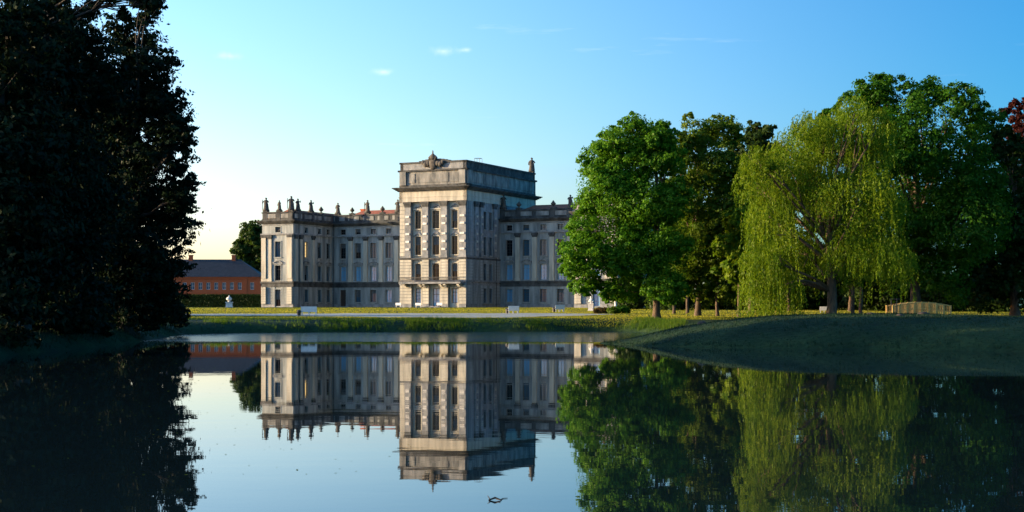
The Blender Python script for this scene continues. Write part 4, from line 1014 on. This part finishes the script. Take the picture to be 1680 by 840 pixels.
for i, s_ in enumerate((2.2, 6.9, 11.9)):
    p = Mpal @ Vector((-15.6+s_-1.3, -2.0, 0))
    o = empty('bench', (p.x, p.y, gz(p.x,p.y)), -PAL_A+R(180)); tag(o, ('left','middle','right')[i] + ' one of three small white benches along the foot of the central block', 'bench', 'white park benches')
    for nm, bx in (('seat',(-0.65,0.65,-0.2,0.25,0.42,0.48)),('backrest',(-0.65,0.65,0.25,0.31,0.5,0.95)),('leg',(-0.58,-0.5,-0.15,0.2,-0.05,0.42)),('leg',(0.5,0.58,-0.15,0.2,-0.05,0.42))):
        m = MB(); m.box(*bx); m.build(nm, M['white_paint'], o)
def bin_(px, Y, label):
    X = (px-840)/F_PX*Y; o = empty('litter_bin', (X, Y, gz(X,Y))); tag(o, label, 'litter bin', 'dark litter bins beside benches')
    m = MB(); m.lathe([(-0.03,0.2),(0.0,0.22),(0.6,0.25),(0.62,0.27),(0.66,0.27)], seg=14); m.build('body', M['dark_metal'], o)
    m = MB(); m.lathe([(0.66,0.28),(0.74,0.2),(0.8,0.06)], seg=14); m.build('lid', M['dark_metal'], o)
bin_(490.5, 191.5, 'dark bin at the left end of the long white bench'); bin_(832.5, 205, 'dark bin beside the white bench right of the central block'); bin_(909, 222, 'dark bin beside the white bench nearest the green tree')

# ------------------------------------------------------------------ wooden footbridge behind the mound
def bridge():
    Y = 147; X0 = (1458-840)/F_PX*Y; X1 = (1556-840)/F_PX*Y; L = X1-X0; zc = gz((X0+X1)/2, Y)
    o = empty('footbridge', ((X0+X1)/2, Y, zc), R(6)); tag(o, 'arched wooden footbridge with plank railings at the right behind the mound', 'footbridge')
    arch = lambda t: 0.12 + 0.35*math.sin(math.pi*t)
    n = 22
    for i in range(n):
        t = (i+0.5)/n; m = MB(); x = -L/2+L*t; m.box(x-L/n*0.46, x+L/n*0.46, -0.9, 0.9, arch(t)-0.06, arch(t)); m.build('plank', M['wood'], o)
    for y in (-0.85, 0.85):
        m = MB(); m.tube([(-L/2+L*i/12, y, arch(i/12)-0.14) for i in range(13)], 0.1, 6); m.build('beam', M['wood'], o)
        for z in (1.15, 0.55):
            m = MB(); m.tube([(-L/2+L*i/12, y, arch(i/12)+z) for i in range(13)], 0.06 if z > 1 else 0.04, 6); m.build('rail', M['wood'], o)
        for i in range(9):
            t = i/8; m = MB(); x = -L/2+L*t; m.box(x-0.06, x+0.06, y-0.06, y+0.06, arch(t)-0.3, arch(t)+1.22); m.build('post', M['wood'], o)
        for i in range(32):
            t = (i+0.5)/32; m = MB(); x = -L/2+L*t; m.box(x-0.032, x+0.032, y-0.02, y+0.02, arch(t)+0.05, arch(t)+1.1); m.build('baluster', M['wood'], o)
bridge()
m = MB()
for x in (0, 0.55): m.tube([(x,0,-0.2),(x,0,1.75)], 0.035, 6)
m.tube([(-0.1,0,1.72),(0.95,0,1.72)], 0.035, 6); m.tube([(0,0,1.2),(0.55,0,1.2)], 0.025, 6)
X_ = (1462-840)/F_PX*144; tag(m.build('gate_frame', M['dark_metal'], None, False, (X_,144,gz(X_,144))), 'thin metal frame at the left end of the wooden footbridge', 'gate')

# ------------------------------------------------------------------ grass
def blades(name, xs, ys, hmin, hmax, wd, mat, label, cat, per=1, spread=0.0, tintf=None):
    n = len(xs)*per; X = np.repeat(xs, per)+rng.normal(0,spread,n) if per > 1 else xs; Y = np.repeat(ys, per)+(rng.normal(0,spread,n) if per > 1 else 0)
    Z = ground_z(X, Y); ok = Z > 0.03; X, Y, Z = X[ok], Y[ok], Z[ok]; n = len(X)
    h = rng.uniform(hmin, hmax, n); a = rng.uniform(0, 2*math.pi, n); w_ = wd*rng.uniform(0.6,1.4,n)
    lx, ly = rng.normal(0,0.25,n)*h, rng.normal(0,0.25,n)*h
    v = np.empty((n,3,3)); v[:,0] = np.stack([X-np.cos(a)*w_, Y-np.sin(a)*w_, Z-0.03],-1); v[:,1] = np.stack([X+np.cos(a)*w_, Y+np.sin(a)*w_, Z-0.03],-1)
    v[:,2] = np.stack([X+lx, Y+ly, Z+h],-1)
    t = np.clip(0.5+0.5*wob(X*0.5,Y*0.5)+rng.normal(0,0.2,n),0,1)
    tag(link(name, fast_mesh(name, v.reshape(-1,3), np.arange(n*3).reshape(n,3), mat, t)), label, cat, kind='stuff')
# lawn beyond the pond
n = 150000; Y_ = 176+124*rng.random(n)**1.5; X_ = (rng.random(n)-0.5)*0.76*Y_+0.02*Y_
onp = (X_ < 14) & (Y_ > np.interp(X_,[-75,-30,-10,0,8,14],[196,190,182.5,182.5,190,199.5])+0.9*rng.random(n)) & (Y_ < np.interp(X_,[-75,-30,-10,0,8,14],[199,204,208,208,205,200.5])-0.9*rng.random(n))
keep = ~onp | (rng.random(n) < 0.10+0.25*(wob(X_*0.9,Y_*0.7) > 0.3)); blades('lawn_grass', X_[keep], Y_[keep], 0.05, 0.14, 0.06, M['grass'], 'short sunlit lawn grass between pond and palace', 'grass')
n = 9000; X_ = rng.uniform(-38,20,n); Y_ = rng.uniform(166,178.5,n); sd = shore_sd(X_,Y_); k = (sd > 0.1) & (sd < 4.5) & (rng.random(n) < np.clip(0.28+1.1*wob(X_*1.6,Y_*0.4),0.05,1)); 
blades('bank_grass', X_[k], Y_[k], 0.2, 0.6, 0.022, M['grass_bank'], 'tall bright green grass along the far bank of the pond', 'grass', 9, 0.14)
n = 90000; X_ = rng.uniform(6,62,n); Y_ = rng.uniform(86,150,n); sd = shore_sd(X_,Y_); k = (sd > 0.05) & (X_ < 0.37*Y_)
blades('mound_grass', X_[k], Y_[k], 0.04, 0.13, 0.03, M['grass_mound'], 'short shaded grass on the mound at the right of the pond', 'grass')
n = 12000; X_ = rng.uniform(-46,-28,n); Y_ = rng.uniform(70,165,n); k = shore_sd(X_,Y_) > 0.1
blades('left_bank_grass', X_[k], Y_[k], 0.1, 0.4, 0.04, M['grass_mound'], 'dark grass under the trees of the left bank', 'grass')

n = 9000; X_ = rng.uniform(6,62,n); Y_ = rng.uniform(86,150,n); sd = shore_sd(X_,Y_); k = (sd > 0.02) & (X_ < 0.37*Y_) & ((sd < 0.9) | (rng.random(n) < 0.3*(wob(X_*1.9,Y_*2.1) > 0.25)))
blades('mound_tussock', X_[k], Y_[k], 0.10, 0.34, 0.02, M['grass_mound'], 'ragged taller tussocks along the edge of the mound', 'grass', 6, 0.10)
# molehills on the mound
for i, (px_, Y_, r_, lb) in enumerate(((1152,121,0.45,'dark molehill leftmost on the crest of the mound'),(1515,121,0.55,'largest dark molehill on the mound below the footbridge'),(1476,116,0.35,'small dark molehill on the mound face left of the footbridge'),(1428,122,0.38,'dark molehill on the mound crest right of the willow'))):
    X_ = (px_-840)/F_PX*Y_; m = MB(); rr = random.Random(i)
    m.lathe([(-0.1,r_*1.1),(0.0,r_),(r_*0.22,r_*0.8),(r_*0.4,r_*0.45),(r_*0.46,r_*0.1)], seg=14, fold=0.12, nf=4)
    tag(m.build('molehill', M['soil'], None, True, (X_, Y_, gz(X_,Y_)), rr.uniform(0,6)), lb, 'molehill', 'molehills on the mound')
# bits of leaf and pollen drifting on the still water
n = 420; Y_ = rng.uniform(26,95,n); X_ = np.where(rng.random(n) < 0.75, -0.06*Y_-rng.random(n)*0.28*Y_, (rng.random(n)-0.5)*0.6*Y_); Y_ = Y_ + 1.5*wob(X_*1.1, X_*0.3)
nn = unit(rng.normal(size=(n,3))*0.08+np.array([0,0,1.0])); a_ = unit(np.cross(nn, rng.normal(size=(n,3)))); b_ = np.cross(nn, a_); sz = rng.uniform(0.02,0.045,(n,1))
k = shore_sd(X_,Y_) < -0.5
tag(link('floating_leaves', leaves_to_mesh('floating_leaves', np.stack([X_,Y_,np.full(n,0.008)],-1)[k], (a_*sz)[k], (b_*sz*0.6)[k], M['leaf_olive'], rng.random(n)[k])), 'tiny leaves drifting on the still water', 'leaves', kind='stuff')

# ------------------------------------------------------------------ floating twig
p = (812-840)/F_PX*(F_PX*EYE/(821-HORIZON)); Yt = F_PX*EYE/(821-HORIZON)
m = MB(); m.tube([(-0.1,0.0,0.0),(0.0,0.03,0.035),(0.1,0.0,0.005)], [0.012,0.018,0.008], 6); m.tube([(0.02,0,0.02),(0.09,-0.12,0.015)], [0.01,0.004], 5); m.tube([(0.09,-0.0,0.006),(0.12,0.2,0.004),(0.2,0.24,0.004)], [0.008,0.006,0.004], 5)
m.tube([(-0.08,-0.02,0.02),(-0.12,0.1,0.06)], [0.01,0.004], 5)
tag(m.build('floating_twig', M['bark_dark'], None, False, (p, Yt, 0.004)), 'small dark twig floating on the open water', 'twig')
